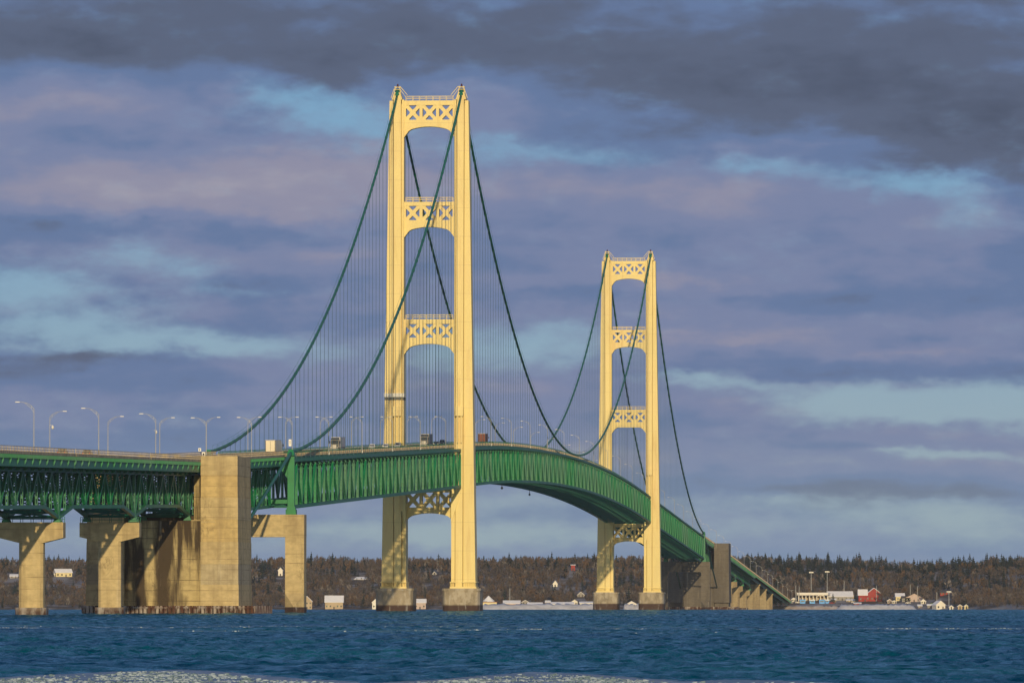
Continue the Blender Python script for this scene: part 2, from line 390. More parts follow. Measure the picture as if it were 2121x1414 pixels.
# ------------------------------------------------------------------ towers
def lerp(a, b, k): return a + (b - a) * k
LEG_Z0, LEG_Z1 = 7.2, 164.2
def cell(z, part, side):           # plan rectangle of one cell of a leg at height z
    k = (z - LEG_Z0) / (LEG_Z1 - LEG_Z0)
    if part == 'outer': a, b, d = lerp(11.30, 11.60, k), lerp(15.2, 12.75, k), lerp(4.5, 2.9, k)
    elif part == 'center': a, b, d = lerp(8.72, 9.05, k), lerp(11.0, 11.37, k), lerp(5.1, 3.35, k)
    elif part == 'core': a, b, d = lerp(8.3, 8.6, k), lerp(11.6, 11.75, k), lerp(3.2, 1.5, k)
    else: a, b, d = (7.3 if z < 40 else 8.15), lerp(8.44, 8.80, k), lerp(4.0, 2.4, k)
    return (a * side, b * side, -d, d) if side > 0 else (-b, -a, -d, d)
def arch(zc, half=8.5, n=18):      # soffit of a portal strut: shallow crown, tight corners
    out = []
    for i in range(n + 1):
        t = -half + 2 * half * i / n
        a = abs(t) / 8.2
        out.append((t, zc - 1.7 * min(a, 1) ** 2 - 2.3 * max(0.0, (min(a, 1) - 0.66) / 0.34) ** 2.6))
    return out
def strut_frame(ztop, zx1, zx0, zc, wide=8.5, cols=3):
    m = MB(); D = 1.6
    m.box(-wide, wide, -D, D, zx1, ztop)
    m.prism([(-wide, zx0), (wide, zx0)] + [(t, z) for t, z in reversed(arch(zc, wide))], -D, D)
    hw = 2.2; pit = 5.37
    xs = [-pit, 0, pit]
    edges = [-wide] + [v for x in xs for v in (x - hw, x + hw)] + [wide]
    for a, b in zip(edges[0::2], edges[1::2]): m.box(a, b, -D + 0.02, D - 0.02, zx0 + 0.001, zx1 - 0.001)
    return m, xs, hw
def x_brace_mesh(hw, h):
    m = MB(); D = 1.35; w = 0.56
    def diag(x0, z0, x1, z1, D):
        l = math.hypot(x1 - x0, z1 - z0); ux, uz = -(z1 - z0) / l * w, (x1 - x0) / l * w
        m.prism([(x0 + ux, z0 + uz), (x1 + ux, z1 + uz), (x1 - ux, z1 - uz), (x0 - ux, z0 - uz)], -D, D)
    diag(-hw, 0, hw, h, D); diag(hw, 0, -hw, h, D - 0.03)
    r = 1.05
    m.prism([(r * math.cos(math.pi * (q + .5) / 4), h / 2 + r * math.sin(math.pi * (q + .5) / 4)) for q in range(8)], -D - 0.03, D + 0.03)
    g = 1.15                        # rounded-off corners of the four openings
    for sx in (-1, 1):
        m.prism([(sx * hw, 0), (sx * (hw - g), 0), (sx * hw, g)], -D + 0.05, D - 0.05)
        m.prism([(sx * hw, h), (sx * (hw - g), h), (sx * hw, h - g)], -D + 0.05, D - 0.05)
    return m
def railing_mb(x0, x1, z, y, step=2.2, h=1.45, r=0.05):
    m = MB()
    n = max(1, round(abs(x1 - x0) / step))
    for i in range(n + 1):
        x = lerp(x0, x1, i / n); m.box(x - r, x + r, y - r, y + r, z, z + h)
    for zz in (h, h * 0.55): m.box(x0 - r, x1 + r, y - r * .9, y + r * .9, z + zz - r, z + zz + r)
    return m
STRUTS = [(164.0, 162.5, 157.8, 155.6), (131.3, 130.0, 125.4, 123.2), (93.4, 91.9, 87.5, 85.5)]
def make_tower(label):
    root = bthing('bridge_tower', label, 'bridge tower', 0, 0, 0, 'suspension bridge towers')
    for sd in (-1, 1):
        m = MB()
        def seg(part, z0, z1):
            b = cell(z0 + 1e-3, part, sd); t = cell(z1 - 1e-3, part, sd); m.taper(b, z0, t, z1)
        seg('outer', LEG_Z0, 163.9); seg('center', LEG_Z0, 165.6); seg('inner', LEG_Z0, 40.0); seg('inner', 40.0, 164.3); seg('core', LEG_Z0, 163.0)
        leg = m.build('leg', M_IVORY, root)
        # ribbed base flange
        f = MB(); c = cell(7.2, 'outer', sd); a0 = min(abs(c[0]), abs(c[1])); o = 15.55
        f.box(sd * 7.0, sd * o, -5.5, 5.5, 6.7, 7.25); f.box(sd * 7.0, sd * o, -5.45, 5.45, 8.6, 8.85)
        k = 0
        while 7.1 + k * 0.6 < 15.4:
            f.box(sd * (7.1 + k * 0.6), sd * (7.25 + k * 0.6), -5.42, 5.42, 7.2, 8.65); k += 1
        f.build('base_flange', M_IVORY, leg)
        # landing box above the roadway on two posts
        e = MB()
        x0, x1 = sd * 8.75, sd * 11.3
        e.box(x0, x1, -6.3, -3.8, 62.1, 64.4); e.prism([(x0, 64.4), (x1, 64.4), (x1, 65.2), (x0, 65.2)], -6.0, -3.9)
        e.build('landing_box', M_IVORY, leg)
        p = MB()
        for q in (9.3, 10.5): p.box(sd * q, sd * (q + 0.42), -5.9, -5.1, 53.4, 62.1)
        p.build('landing_post', M_IVORY, leg)
        # cable saddle housing on top
        h = MB(); x = sd * HT
        h.plan([(x - 1.7, -3.2), (x + 1.7, -3.2), (x + 1.7, 3.2), (x - 1.7, 3.2)], 164.2, 166.6, top=[(x - 1.0, -2.2), (x + 1.0, -2.2), (x + 1.0, 2.2), (x - 1.0, 2.2)])
        for sx in (-0.95, 0.95):
            for sy in (-1.4, 1.4): h.bar((x + sx, sy, 166.4), (x + sx * .75, sy * .8, 168.7), 0.16, 0.16)
        for zz in (167.6, 168.4): 
            for sy in (-1.3, 1.3): h.box(x - 1.0, x + 1.0, sy - .07, sy + .07, zz - .08, zz + .08)
            for sx in (-1.0, 1.0): h.box(x + sx - .07, x + sx + .07, -1.35, 1.35, zz - .06, zz + .06)
        h.bar((x - sd * 1.0, -2.0, 168.5), (x - sd * 3.3, -2.0, 165.8), 0.16, 0.16); h.bar((x - sd * 1.0, -1.9, 167.6), (x - sd * 2.7, -1.9, 165.2), 0.13, 0.13)
        h.bar((x + sd * 1.0, -2.0, 167.8), (x + sd * 2.0, -2.0, 164.8), 0.16, 0.16)
        sh = h.build('saddle_housing', M_IVORY, root)
        b = MB(); b.tube([(x, 0, 168.5), (x, 0, 168.9), (x, 0, 169.3), (x, 0, 169.5)], [0.2, 0.28, 0.26, 0.1], 8)
        b.build('beacon', M_RED, sh)
        # concrete pedestal standing in the water
        pd = MB(); xa, xb = sorted((sd * 4.8, sd * 16.8)); ch = 2.2; d = 8.5
        poly = [(xa + ch, -d), (xb - ch, -d), (xb - ch * .3, -d + ch * .35), (xb, -d + ch), (xb, d - ch), (xb - ch, d), (xa + ch, d), (xa, d - ch), (xa, -d + ch), (xa + ch * .3, -d + ch * .35)]
        pd.plan(poly, -6, 5.9); pd.plan([(p[0] * 1 + (0.25 if p[0] > (xa + xb) / 2 else -0.25), p[1] * 1.03) for p in poly], 5.9, 6.7)
        pd.build('pedestal', M_BASE, root)
    for (zt, x1, x0, zc) in STRUTS:
        m, xs, hw = strut_frame(zt, x1, x0, zc)
        st = m.build('portal_strut', M_IVORY, root)
        xm = x_brace_mesh(hw, x1 - x0).mesh('x_brace', M_IVORY)
        for x in xs: place('x_brace', xm, st, (x, 0, x0))
        r = MB()
        for y in (-1.5, 1.5):
            q = railing_mb(-7.6, 7.6, zt, y); r.add(q.v, q.f)
        r.build('railing', M_IVORY, st)
    m, xs, hw = strut_frame(39.2, 37.6, 32.8, 30.9, 7.6)
    st = m.build('portal_strut', M_IVORY_RUST, root)
    xm = x_brace_mesh(hw, 4.8).mesh('x_brace', M_IVORY_RUST)
    for x in xs: place('x_brace', xm, st, (x, 0, 32.8))
    for sd in (-1, 1):
        g = MB(); g.prism([(sd * 7.35, 27.5), (sd * 7.35, 39.0), (sd * 11.0, 39.0)], -5.35, -4.9)
        g.build('seat_bracket', M_IVORY, root)
    return root
tower = make_tower('taller ivory bridge tower in front, pale band round its left leg above the road')
tower.location = W(0, 0, 0)
tower2 = copy_tree(tower); tower2.location = W(0, S_FAR, 0)
tower2['label'] = 'smaller looking tan bridge tower farther off, in front of the grey far anchorage'
bd = MB()
c0 = [cell(68, p, -1) for p in ('outer', 'center', 'inner')]
for c in c0: bd.box(c[0] - 0.16, c[1] + 0.16, c[2] - 0.25, c[3] + 0.25, 68.3, 69.5)
for c in c0: bd.box(c[0] - 0.02, c[1] + 0.02, c[2] - 0.12, c[3] + 0.12, 67.3, 68.4, 1)
bd.build('wrap_band', [M_BAND, M_SHADE], tower)
pf = MB(); pf.box(-6.0, 6.0, -2.6, -1.62, 84.9, 85.6); pf.box(-6.0, 6.0, -2.6, -2.5, 85.6, 86.4)
pf.build('inspection_platform', M_IVORY, tower2)

# ------------------------------------------------------------------ main cables
CZ_TOP = 166.6; CZ_BENT = 39.9; CZ_MID = 60.9
def cable_z(s):
    if s < S_BENT: return lerp(CZ_BENT, 9.0, (S_BENT - s) / 171.0)
    if s <= 0:
        k = -s / -S_BENT
        return lerp(CZ_TOP, CZ_BENT, k) - 4 * 25.2 * k * (1 - k)
    if s <= S_FAR:
        k = s / S_FAR; return CZ_TOP - 4 * (CZ_TOP - CZ_MID) * k * (1 - k)
    if s <= S_BENT2:
        k = (s - S_FAR) / (S_BENT2 - S_FAR); return lerp(CZ_TOP - .2, CZ_BENT - .3, k) - 4 * 25.2 * k * (1 - k)
    return lerp(CZ_BENT - .3, 9.0, (s - S_BENT2) / 171.0)
def panel_points(sa, sb, n): return [lerp(sa, sb, i / n) for i in range(n + 1)]
SPANS = [(S_BENT + 1.0, -6.2, 45), (6.2, S_FAR - 6.2, 95), (S_FAR + 6.2, S_BENT2 - 1.0, 45)]
rope = MB()
for y in (-0.24, 0.24): rope.tube([(0, y, 0), (0, y, 1)], 0.038, 4)
rope_me = rope.mesh('suspender', M_ROPE)
def make_cable(sd, label):
    root = bthing('main_cable', label, 'bridge cable', sd * HT, 0, 0, 'main suspension cables')
    ss = list(np.linspace(S_BENT - 168, S_BENT, 8)) + list(np.linspace(S_BENT, 0, 46))[1:] + list(np.linspace(0, S_FAR, 96))[1:] + list(np.linspace(S_FAR, S_BENT2, 46))[1:] + list(np.linspace(S_BENT2, S_BENT2 + 168, 8))[1:]
    m = MB(); m.tube([(0, s, cable_z(s)) for s in ss], 0.40, 10); m.build('cable', M_GREEN_CABLE, root, smooth=True)
    hr = MB()
    live = [s for s in ss if S_BENT < s < S_BENT2]
    for x in (-0.55, 0.55): hr.tube([(x, s, cable_z(s) + 1.25) for s in live], 0.028, 3, cap=False)
    bands = MB()
    for (sa, sb, n) in SPANS:
        for s in panel_points(sa, sb, n)[1:-1]:
            z = cable_z(s); d = Vector((0, 1, (cable_z(s + 1) - cable_z(s - 1)) / 2)).normalized()
            p = Vector((0, s, z))
            bands.tube([p - d * .5, p + d * .5], 0.475, 8)
            for x in (-0.55, 0.55): hr.tube([(x, s, z + .1), (x, s, z + 1.25)], 0.028, 3, cap=False)
            zt = zd(s) - 0.6
            if z - 0.5 - zt > 1.2:
                place('suspender', rope_me, root, (0, s, zt), scale=(1, 1, z - 0.45 - zt))
    bands.build('cable_band', M_GREEN_CABLE, root, kind='stuff')
    hr.build('hand_rope', M_GREEN_DARK, root)
    # splayed shoes where the cable rides over the bents and the saddles
    for s in (0, S_FAR):
        sh = MB(); sh.tube([(0, s - 3.2, cable_z(s - 3.2) + .0), (0, s - 1.4, cable_z(s - 1.4) + .35), (0, s, CZ_TOP + .6), (0, s + 1.4, cable_z(s + 1.4) + .35), (0, s + 3.2, cable_z(s + 3.2))], [.62, .8, .85, .8, .62], 10)
        sh.build('saddle', M_GREEN_CABLE, root, smooth=True)
    return root
cable_r = make_cable(1, 'green main cable nearer the right side of the road, rising to the right tower legs')
cable_l = make_cable(-1, 'green main cable on the left side of the road, rising to the left tower legs')

# ------------------------------------------------------------------ stiffened spans
def ladder(L, w, d, step, gap, solid=0.0, back=True, edge=0.2):
    """a riveted box member: two webs, a perforated plate towards -y, a plain plate behind"""
    m = MB()
    m.box(-w / 2, -w / 2 + .06, -d / 2, d / 2, 0, L); m.box(w / 2 - .06, w / 2, -d / 2, d / 2, 0, L)
    e = edge * w
    y0, y1 = -d / 2 + .015, -d / 2 + .05
    m.box(-w / 2 + .06, -w / 2 + .06 + e, y0, y1, 0, L); m.box(w / 2 - .06 - e, w / 2 - .06, y0, y1, 0, L)
    z = 0.0; x0, x1 = -w / 2 + .06 + e, w / 2 - .06 - e
    zs = L * (1 - solid)
    while z < zs - 0.2:
        m.box(x0, x1, y0, y1, z, min(z + step - gap, L)); z += step
    if solid: m.box(x0, x1, y0, y1, zs, L)
    if back: m.box(-w / 2 + .06, w / 2 - .06, d / 2 - .05, d / 2 - .015, 0, L)
    return m
def sweep_rect(m, pts, w, h, mi=0):     # pts (t, s, z): centre line, section w across and h tall
    b = len(m.v); n = len(pts)
    for (t, s, z) in pts:
        m.v += [(t - w / 2, s, z - h / 2), (t + w / 2, s, z - h / 2), (t + w / 2, s, z + h / 2), (t - w / 2, s, z + h / 2)]
    for i in range(n - 1):
        a, c = b + i * 4, b + i * 4 + 4
        for j in range(4): m.f.append((a + j, a + (j + 1) % 4, c + (j + 1) % 4, c + j)); m.mi.append(mi)
    m.f.append((b, b + 3, b + 2, b + 1)); e = b + (n - 1) * 4; m.f.append((e, e + 1, e + 2, e + 3)); m.mi += [mi, mi]
def deck_parts(root, ss, hw, base, kerb_h, rail_h, rail_mat, post_step, hung=False):
    s0, z0 = base
    def L(t, s, z): return (t, s - s0, z - z0)
    m = MB(); sweep_rect(m, [L(0, s, zd(s) - .2) for s in ss], 2 * hw - .9, .4); m.build('roadway', M_ROAD, root)
    m = MB()
    for t in (-5.4, -1.8, 1.8, 5.4): sweep_rect(m, [L(t, s, zd(s) - .75) for s in ss], .35, .65)
    m.build('stringer', M_GREEN_DARK, root)
    for sd in (-1, 1):
        k = MB(); sweep_rect(k, [L(sd * (hw - .22), s, zd(s) + kerb_h / 2 - .12) for s in ss], .44, kerb_h + .2); k.build('kerb', M_CURB, root)
        f = MB(); sweep_rect(f, [L(sd * (hw - .12), s, zd(s) - .62) for s in ss], .14, .78)
        n = int((ss[-1] - ss[0]) / 1.45)
        if not hung:
            for i in range(n):
                s = ss[0] + (i + .5) * 1.45; x, y, z = L(sd * (hw - .0), s, zd(s)); f.box(x - .06, x + .06, y - .08, y + .08, z - .98, z - .26)
        f.build('fascia', M_GREEN, root)
        r = MB(); t = sd * (hw - .22)
        for zz in (rail_h, lerp(kerb_h, rail_h, .5)): sweep_rect(r, [L(t, s, zd(s) + zz) for s in ss], .09, .10)
        n = int((ss[-1] - ss[0]) / post_step)
        for i in range(n + 1):
            s = min(ss[0] + i * post_step, ss[-1]); x, y, z = L(t, s, zd(s)); r.box(x - .06, x + .06, y - .10, y + .10, z + kerb_h - .05, z + rail_h)
        r.build('railing', rail_mat, root)
        if hung:
            g = MB(); n = int((ss[-1] - ss[0]) / 1.1)
            for i in range(n + 1):
                s = min(ss[0] + i * 1.1, ss[-1]); x, y, z = L(t + sd * .1, s, zd(s)); g.box(x - .16, x + .16, y - .06, y + .06, z - .16, z + .62)
            g.build('guard_post', M_RAIL, root, kind='stuff')
PANEL_H = 12.2
def post_mesh(solid):
    m = ladder(9.3, 0.66, 0.55, 1.3, 0.74, solid); m.box(-.16, .16, -.2, .2, 9.3, 10.7); m.taper((-.33, .33, -.2, .2), 9.3, (-.16, .16, -.2, .2), 9.9)
    return m.mesh('truss_post', M_GREEN)
post_me = post_mesh(0.0); post2_me = post_mesh(.30)
diag_len = math.hypot(12.1, 10.9)
diag_me = ladder(diag_len, 0.60, 0.6, 1.35, 0.74, 0.42).mesh('truss_diagonal', M_GREEN)
fb = MB()
fb.box(-HT + .4, HT - .4, -.16, .16, -.35, 0); fb.box(-HT + .4, HT - .4, -.14, .14, -2.4, -2.1)
for i in range(8):
    x0, x1 = -9.6 + i * 2.4, -7.2 + i * 2.4
    fb.bar((x0, 0, -.3 if i % 2 else -2.2), (x1, 0, -2.2 if i % 2 else -.3), .18, .18)
for x in (-5.4, -1.8, 1.8, 5.4): fb.box(x - .15, x + .15, -.3, .3, 0, .35)
floor_me = fb.mesh('floor_beam', M_GREEN_DARK)
lt = MB()
lt.box(-HT + .4, HT - .4, -.2, .2, -.2, .2); lt.bar((-HT + .4, .2, .02), (HT - .4, 11.9, .02), .34, .3); lt.bar((HT - .4, .2, -.03), (-HT + .4, 11.9, -.03), .34, .3)
lat_me = lt.mesh('lateral_brace', M_GREEN_DARK)
br = MB(); br.prism([(0, 0), (1.0, 0), (1.0, -.45), (.35, -.75), (0, -1.7)], -.12, .12)
def make_suspended(sa, sb, n, label):
    s0 = sa; z0 = zd(sa)
    root = bthing('suspended_span', label, 'bridge span', 0, s0, z0, 'suspended truss spans')
    pp = panel_points(sa, sb, n)
    deck_parts(root, pp, 8.3, (s0, z0), 0.55, 1.15, M_GREEN, 3.05, hung=True)
    for sd in (-1, 1):
        m = MB(); sweep_rect(m, [(sd * HT, s - s0, zd(s) - z0 - 1.05) for s in pp], .75, .8); m.build('top_chord', M_GREEN, root)
        m = MB(); sweep_rect(m, [(sd * HT, s - s0, zd(s) - z0 - 12.75) for s in pp], .8, .9); m.build('bottom_chord', M_GREEN, root)
        for i, s in enumerate(pp):
            place('truss_post', post2_me if i % 2 else post_me, root, (sd * HT, s - s0, zd(s) - z0 - 12.3))
        for i in range(n):
            a, b = pp[i], pp[i + 1]
            up = i % 2 == 0
            p = Vector((sd * HT, a - s0, zd(a) - z0 - (12.3 if up else 2.6))); q = Vector((sd * HT, b - s0, zd(b) - z0 - (2.6 if up else 12.3)))
            if not up: p, q = q, p
            d = q - p
            ang = math.atan2(-d.y, d.z)     # rotation about x that carries +z to d
            place('truss_diagonal', diag_me, root, p, (ang, 0, 0), scale=(1, 1, d.length / diag_len))
    for i, s in enumerate(pp):
        place('floor_beam', floor_me, root, (0, s - s0, zd(s) - z0 - 1.15))
        if i < n:
            sl = (zd(pp[i + 1]) - zd(s)) / (pp[i + 1] - s)
            place('lateral_brace', lat_me, root, (0, s - s0, zd(s) - z0 - 12.75), (math.atan(sl), 0, 0))
    return root
make_suspended(*SPANS[0], 'bright green truss span between the near cable bent and the front tower')
main_span = make_suspended(*SPANS[1], 'long arching green truss span between the two ivory towers')
make_suspended(*SPANS[2], 'dark green truss span beyond the far tower, descending to the grey anchorage')
# work gantry lights hanging under the main span
for s in (180, 330, 620):
    m = MB(); y = s - SPANS[1][0]; z = zd(s) - zd(SPANS[1][0]) - 13.1; x = -HT if s > 200 else HT
    m.bar((x, y, z), (x, y, z - 1.4), .18, .18); m.tube([(x, y, z - 2.2), (x, y, z - 1.8), (x, y, z - 1.3)], [.25, .45, .2], 8)
    m.build('navigation_light', M_BLACK, main_span)

# deck-truss spans on piers (approaches and the spans over the anchorages)
AT = 5.05            # half distance between approach trusses
bk = MB(); bk.prism([(AT + .2, -1.0), (8.75, -1.0), (8.75, -1.5), (8.35, -2.3), (7.4, -2.45), (6.4, -2.35), (6.0, -3.1), (AT + .2, -3.1)], -.13, .13)
bracket_r = bk.mesh('bracket', M_GREEN)
bk = MB(); bk.prism([(-x, z) for x, z in [(AT + .2, -1.0), (8.75, -1.0), (8.75, -1.5), (8.35, -2.3), (7.4, -2.45), (6.4, -2.35), (6.0, -3.1), (AT + .2, -3.1)]], -.13, .13)
bracket_l = bk.mesh('bracket', M_GREEN)
bm_ = MB(); bm_.box(-AT - .2, AT + .2, -.15, .15, -2.9, -1.0)
cross_me = bm_.mesh('floor_beam', M_GREEN_DARK)
ap_cache = {}
def ladder_cached(L, kind):
    key = (round(L, 1), kind)
    if key not in ap_cache:
        if kind == 'p': ap_cache[key] = ladder(key[0], .50, .5, 1.5, 1.0, 0, False, .16).mesh('truss_post', M_GREEN)
        else: ap_cache[key] = ladder(key[0], .60, .6, 1.4, .75, .25).mesh('truss_diagonal', M_GREEN)
    return ap_cache[key]
M_DUMMY = None
def make_approach(sa, sb, bays, label, cat='bridge span', depth=10.1, haunch=2.1, ha=True, hb=True, group='deck truss spans on piers', rail=True):
    s0 = sa; z0 = zd(sa)
    root = bthing('approach_span', label, cat, 0, s0, z0, group)
    n = bays * 2
    pp = panel_points(sa, sb, n)
    deck_parts(root, pp, 8.7, (s0, z0), 0.34, 1.25, M_RAIL, 2.1)
    for sd in (-1, 1):
        m = MB(); sweep_rect(m, [(sd * 8.3, s - s0, zd(s) - z0 - 1.78) for s in pp], .2, 1.5); m.build('edge_stringer', M_GREEN, root)
    def zbot(i):
        z = zd(pp[i]) - depth
        if ha and i == 0: z -= haunch
        if hb and i == n: z -= haunch
        if (ha and i == 1) or (hb and i == n - 1): z -= haunch * .48
        return z - z0
    ztop = [zd(s) - 3.0 - z0 for s in pp]
    for sd in (-1, 1):
        t = sd * AT
        m = MB(); sweep_rect(m, [(t, s - s0, ztop[i]) for i, s in enumerate(pp)], .65, .7); m.build('top_chord', M_GREEN, root)
        m = MB(); sweep_rect(m, [(t, s - s0, zbot(i)) for i, s in enumerate(pp)], .75, .75); m.build('bottom_chord', M_GREEN, root)
        for i, s in enumerate(pp):
            h = ztop[i] - zbot(i) - .3
            place('truss_post', ladder_cached(h, 'p'), root, (t, s - s0, zbot(i) + .1))
            place('bracket', bracket_r if sd > 0 else bracket_l, root, (0, s - s0, zd(s) - z0))
        for i in range(n):
            lo, hi = (i, i + 1) if i % 2 == 0 else (i + 1, i)
            p = Vector((t, pp[lo] - s0, zbot(lo))); q = Vector((t, pp[hi] - s0, ztop[hi])); d = q - p
            me = ladder_cached(d.length, 'd'); ang = math.atan2(-d.y, d.z)
            place('truss_diagonal', me, root, p, (ang, 0, 0))
        for i in (0, n):
            if (i == 0 and ha) or (i == n and hb):
                y = pp[i] - s0 + (.7 if i == 0 else -.7)
                b = MB(); z = zbot(i)
                b.plan([(t - .9, y - .55), (t + .9, y - .55), (t + .9, y + .55), (t - .9, y + .55)], z - 1.25, z - .2, top=[(t - .45, y - .4), (t + .45, y - .4), (t + .45, y + .4), (t - .45, y + .4)])
                b.build('bearing', M_GREEN, root)
    for i, s in enumerate(pp):
        place('floor_beam', cross_me, root, (0, s - s0, zd(s) - z0))
        x = MB()      # sway frame between the trusses and lower lateral bracing
        a, b = ztop[i] - .3, zbot(i)
        x.bar((-AT, 0, a), (AT, 0, lerp(a, b, .62)), .28, .22); x.bar((AT, .03, a), (-AT, .03, lerp(a, b, .62)), .28, .22); x.bar((-AT, 0, lerp(a, b, .62)), (AT, 0, lerp(a, b, .62)), .3, .3)
        x.bar((-AT, -.04, lerp(a, b, .62)), (0, -.04, b), .24, .2); x.bar((AT, -.04, lerp(a, b, .62)), (0, -.04, b + .03), .24, .2)
        x.bar((-AT, 0, b), (AT, 0, b), .45, .45)
        if i < n:
            y = pp[i + 1] - s; b2 = zbot(i + 1)
            x.bar((-AT, 0, b + .1), (AT, y, b2 + .1), .45, .3); x.bar((AT, 0, b + .02), (-AT, y, b2 + .02), .45, .3)
        x.build('sway_frame', M_GREEN_DARK, root, loc=(0, s - s0, 0))
    return root
def s_at_y(y): return (y - Y0) / COS
S_A, S_B = s_at_y(1489.4), s_at_y(1613.5)
make_approach(S_A - 124, S_A - .4, 6, 'leftmost deck truss span, running out of the picture from the left hammerhead pier')
make_approach(S_A + .4, S_B - .4, 6, 'green deck truss span between the two hammerhead piers at the left')
make_approach(S_B + .4, S_ANCH + 6.5, 5, 'green deck truss span from the second hammerhead pier into the near anchorage')
make_approach(S_ANCH + 7.1, S_BENT - .4, 9, 'green deck truss span between the near anchorage and the near cable bent', depth=12.6, haunch=0, ha=False, hb=False)
make_approach(S_BENT2 + .4, S_ANCH2 + 26, 9, 'green deck truss span from the far cable bent over the grey far anchorage', depth=12.4, haunch=0, ha=False, hb=False)
fs = [S_ANCH2 + 26.6 + 116 * i for i in range(9)]
far_names = ['first far approach truss span, sloping down from the grey anchorage', 'second far approach truss span past the grey anchorage', 'third far approach truss span past the grey anchorage',
             'fourth far approach truss span, nearing the shore', 'fifth far approach truss span, low above the water near the shore']
for i in range(5):
    make_approach(fs[i] + .3, fs[i + 1] - .3, 6, far_names[i], depth=9.0 - .5 * i, haunch=1.6)
# girder spans that take the road down to the shore
def make_girder(sa, sb, label):
    root = bthing('girder_span', label, 'bridge span', 0, sa, zd(sa), 'low girder spans')
    pp = panel_points(sa, sb, 6)
    deck_parts(root, pp, 8.6, (sa, zd(sa)), 0.42, 1.25, M_RAIL, 1.6)
    for t in (-6, -2, 2, 6):
        m = MB(); sweep_rect(m, [(t, s - sa, zd(s) - zd(sa) - 1.9) for s in pp], .4, 1.7); m.build('girder', M_GREEN, root)
for i in range(5, 8): make_girder(fs[i] + .3, fs[i + 1] - .3, ['green girder span where the far trusses end', 'low girder span just off the far shore', 'lowest girder span touching the far shore'][i - 5])
make_girder(fs[8] + .3, fs[8] + 330, 'last stretch of bridge road running up onto the far shore')

# ------------------------------------------------------------------ piers, bents, anchorages
def hammerhead(s, ztop, label, shaft=2.4, cap=6.4, mat=None, group='hammerhead piers', wz=None):
    mat = mat or M_CONC
    y = W(0, s).y; wz = -drop(y) if wz is None else wz
    root = bthing('bridge_pier', label, 'bridge pier', 0, s, wz, group)
    zt = ztop - wz
    sh = min(4.0, zt * .3)
    m = MB(); m.prism([(-cap, zt), (cap, zt), (cap, zt - sh * .76), (shaft + .15, zt - sh), (-shaft - .15, zt - sh), (-cap, zt - sh * .76)], -1.9, 1.9)
    m.build('pier_cap', mat, root)
    m = MB(); k = .55
    m.plan([(-shaft, -1.3), (-shaft + k, -1.8), (shaft - k, -1.8), (shaft, -1.3), (shaft, 1.3), (shaft - k, 1.8), (-shaft + k, 1.8), (-shaft, 1.3)], 1.3, zt - sh + .02)
    m.build('pier_shaft', mat, root)
    m = MB(); q = shaft + .65
    m.plan([(-q, -1.8), (-q + .9, -2.9), (q - .9, -2.9), (q, -1.8), (q, 1.8), (q - .9, 2.9), (-q + .9, 2.9), (-q, 1.8)], -6, 1.75)
    m.build('pier_footing', M_FOOT, root)
    if zt > 12:
        r = MB()
        for yy in (-1.75, 1.75):
            g = railing_mb(-cap + .2, cap - .2, zt, yy, 2.1, 1.15, .05); r.add(g.v, g.f)
        r.build('railing', M_GREEN_DARK, root)
    return root
hammerhead(S_A, 18.15, 'leftmost hammerhead concrete pier, half crossed by a slanting shadow')
hammerhead(S_B, 19.35, 'hammerhead concrete pier just left of the tall near anchorage')
far_piers = ['tallest hammerhead pier right of the far anchorage', 'second hammerhead pier right of the far anchorage', 'third hammerhead pier right of the far anchorage', 'fourth hammerhead pier right of the far anchorage', 'squat pier where the far trusses end']
for i in range(1, 6):
    s = fs[i]; zb = zd(s) - (9.0 - .5 * (i - 1)) - 1.6 - 1.3
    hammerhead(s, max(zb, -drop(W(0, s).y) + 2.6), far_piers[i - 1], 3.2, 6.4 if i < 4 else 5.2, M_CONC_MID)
for i in range(6, 9):
    s = fs[i]; y = W(0, s).y
    root = bthing('bridge_pier', ['plain wall pier under the green girder span', 'low wall pier off the far shore', 'lowest wall pier at the far shore'][i - 6], 'bridge pier', 0, s, -drop(y), 'low wall piers')
    z = zd(s) - 2.75 + drop(y)
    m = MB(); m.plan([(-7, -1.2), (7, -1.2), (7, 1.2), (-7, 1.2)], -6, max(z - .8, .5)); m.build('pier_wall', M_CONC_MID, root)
    m = MB(); m.box(-7.5, 7.5, -1.6, 1.6, max(z - .8, .5), max(z, 1.3)); m.build('pier_cap', M_CONC, root)

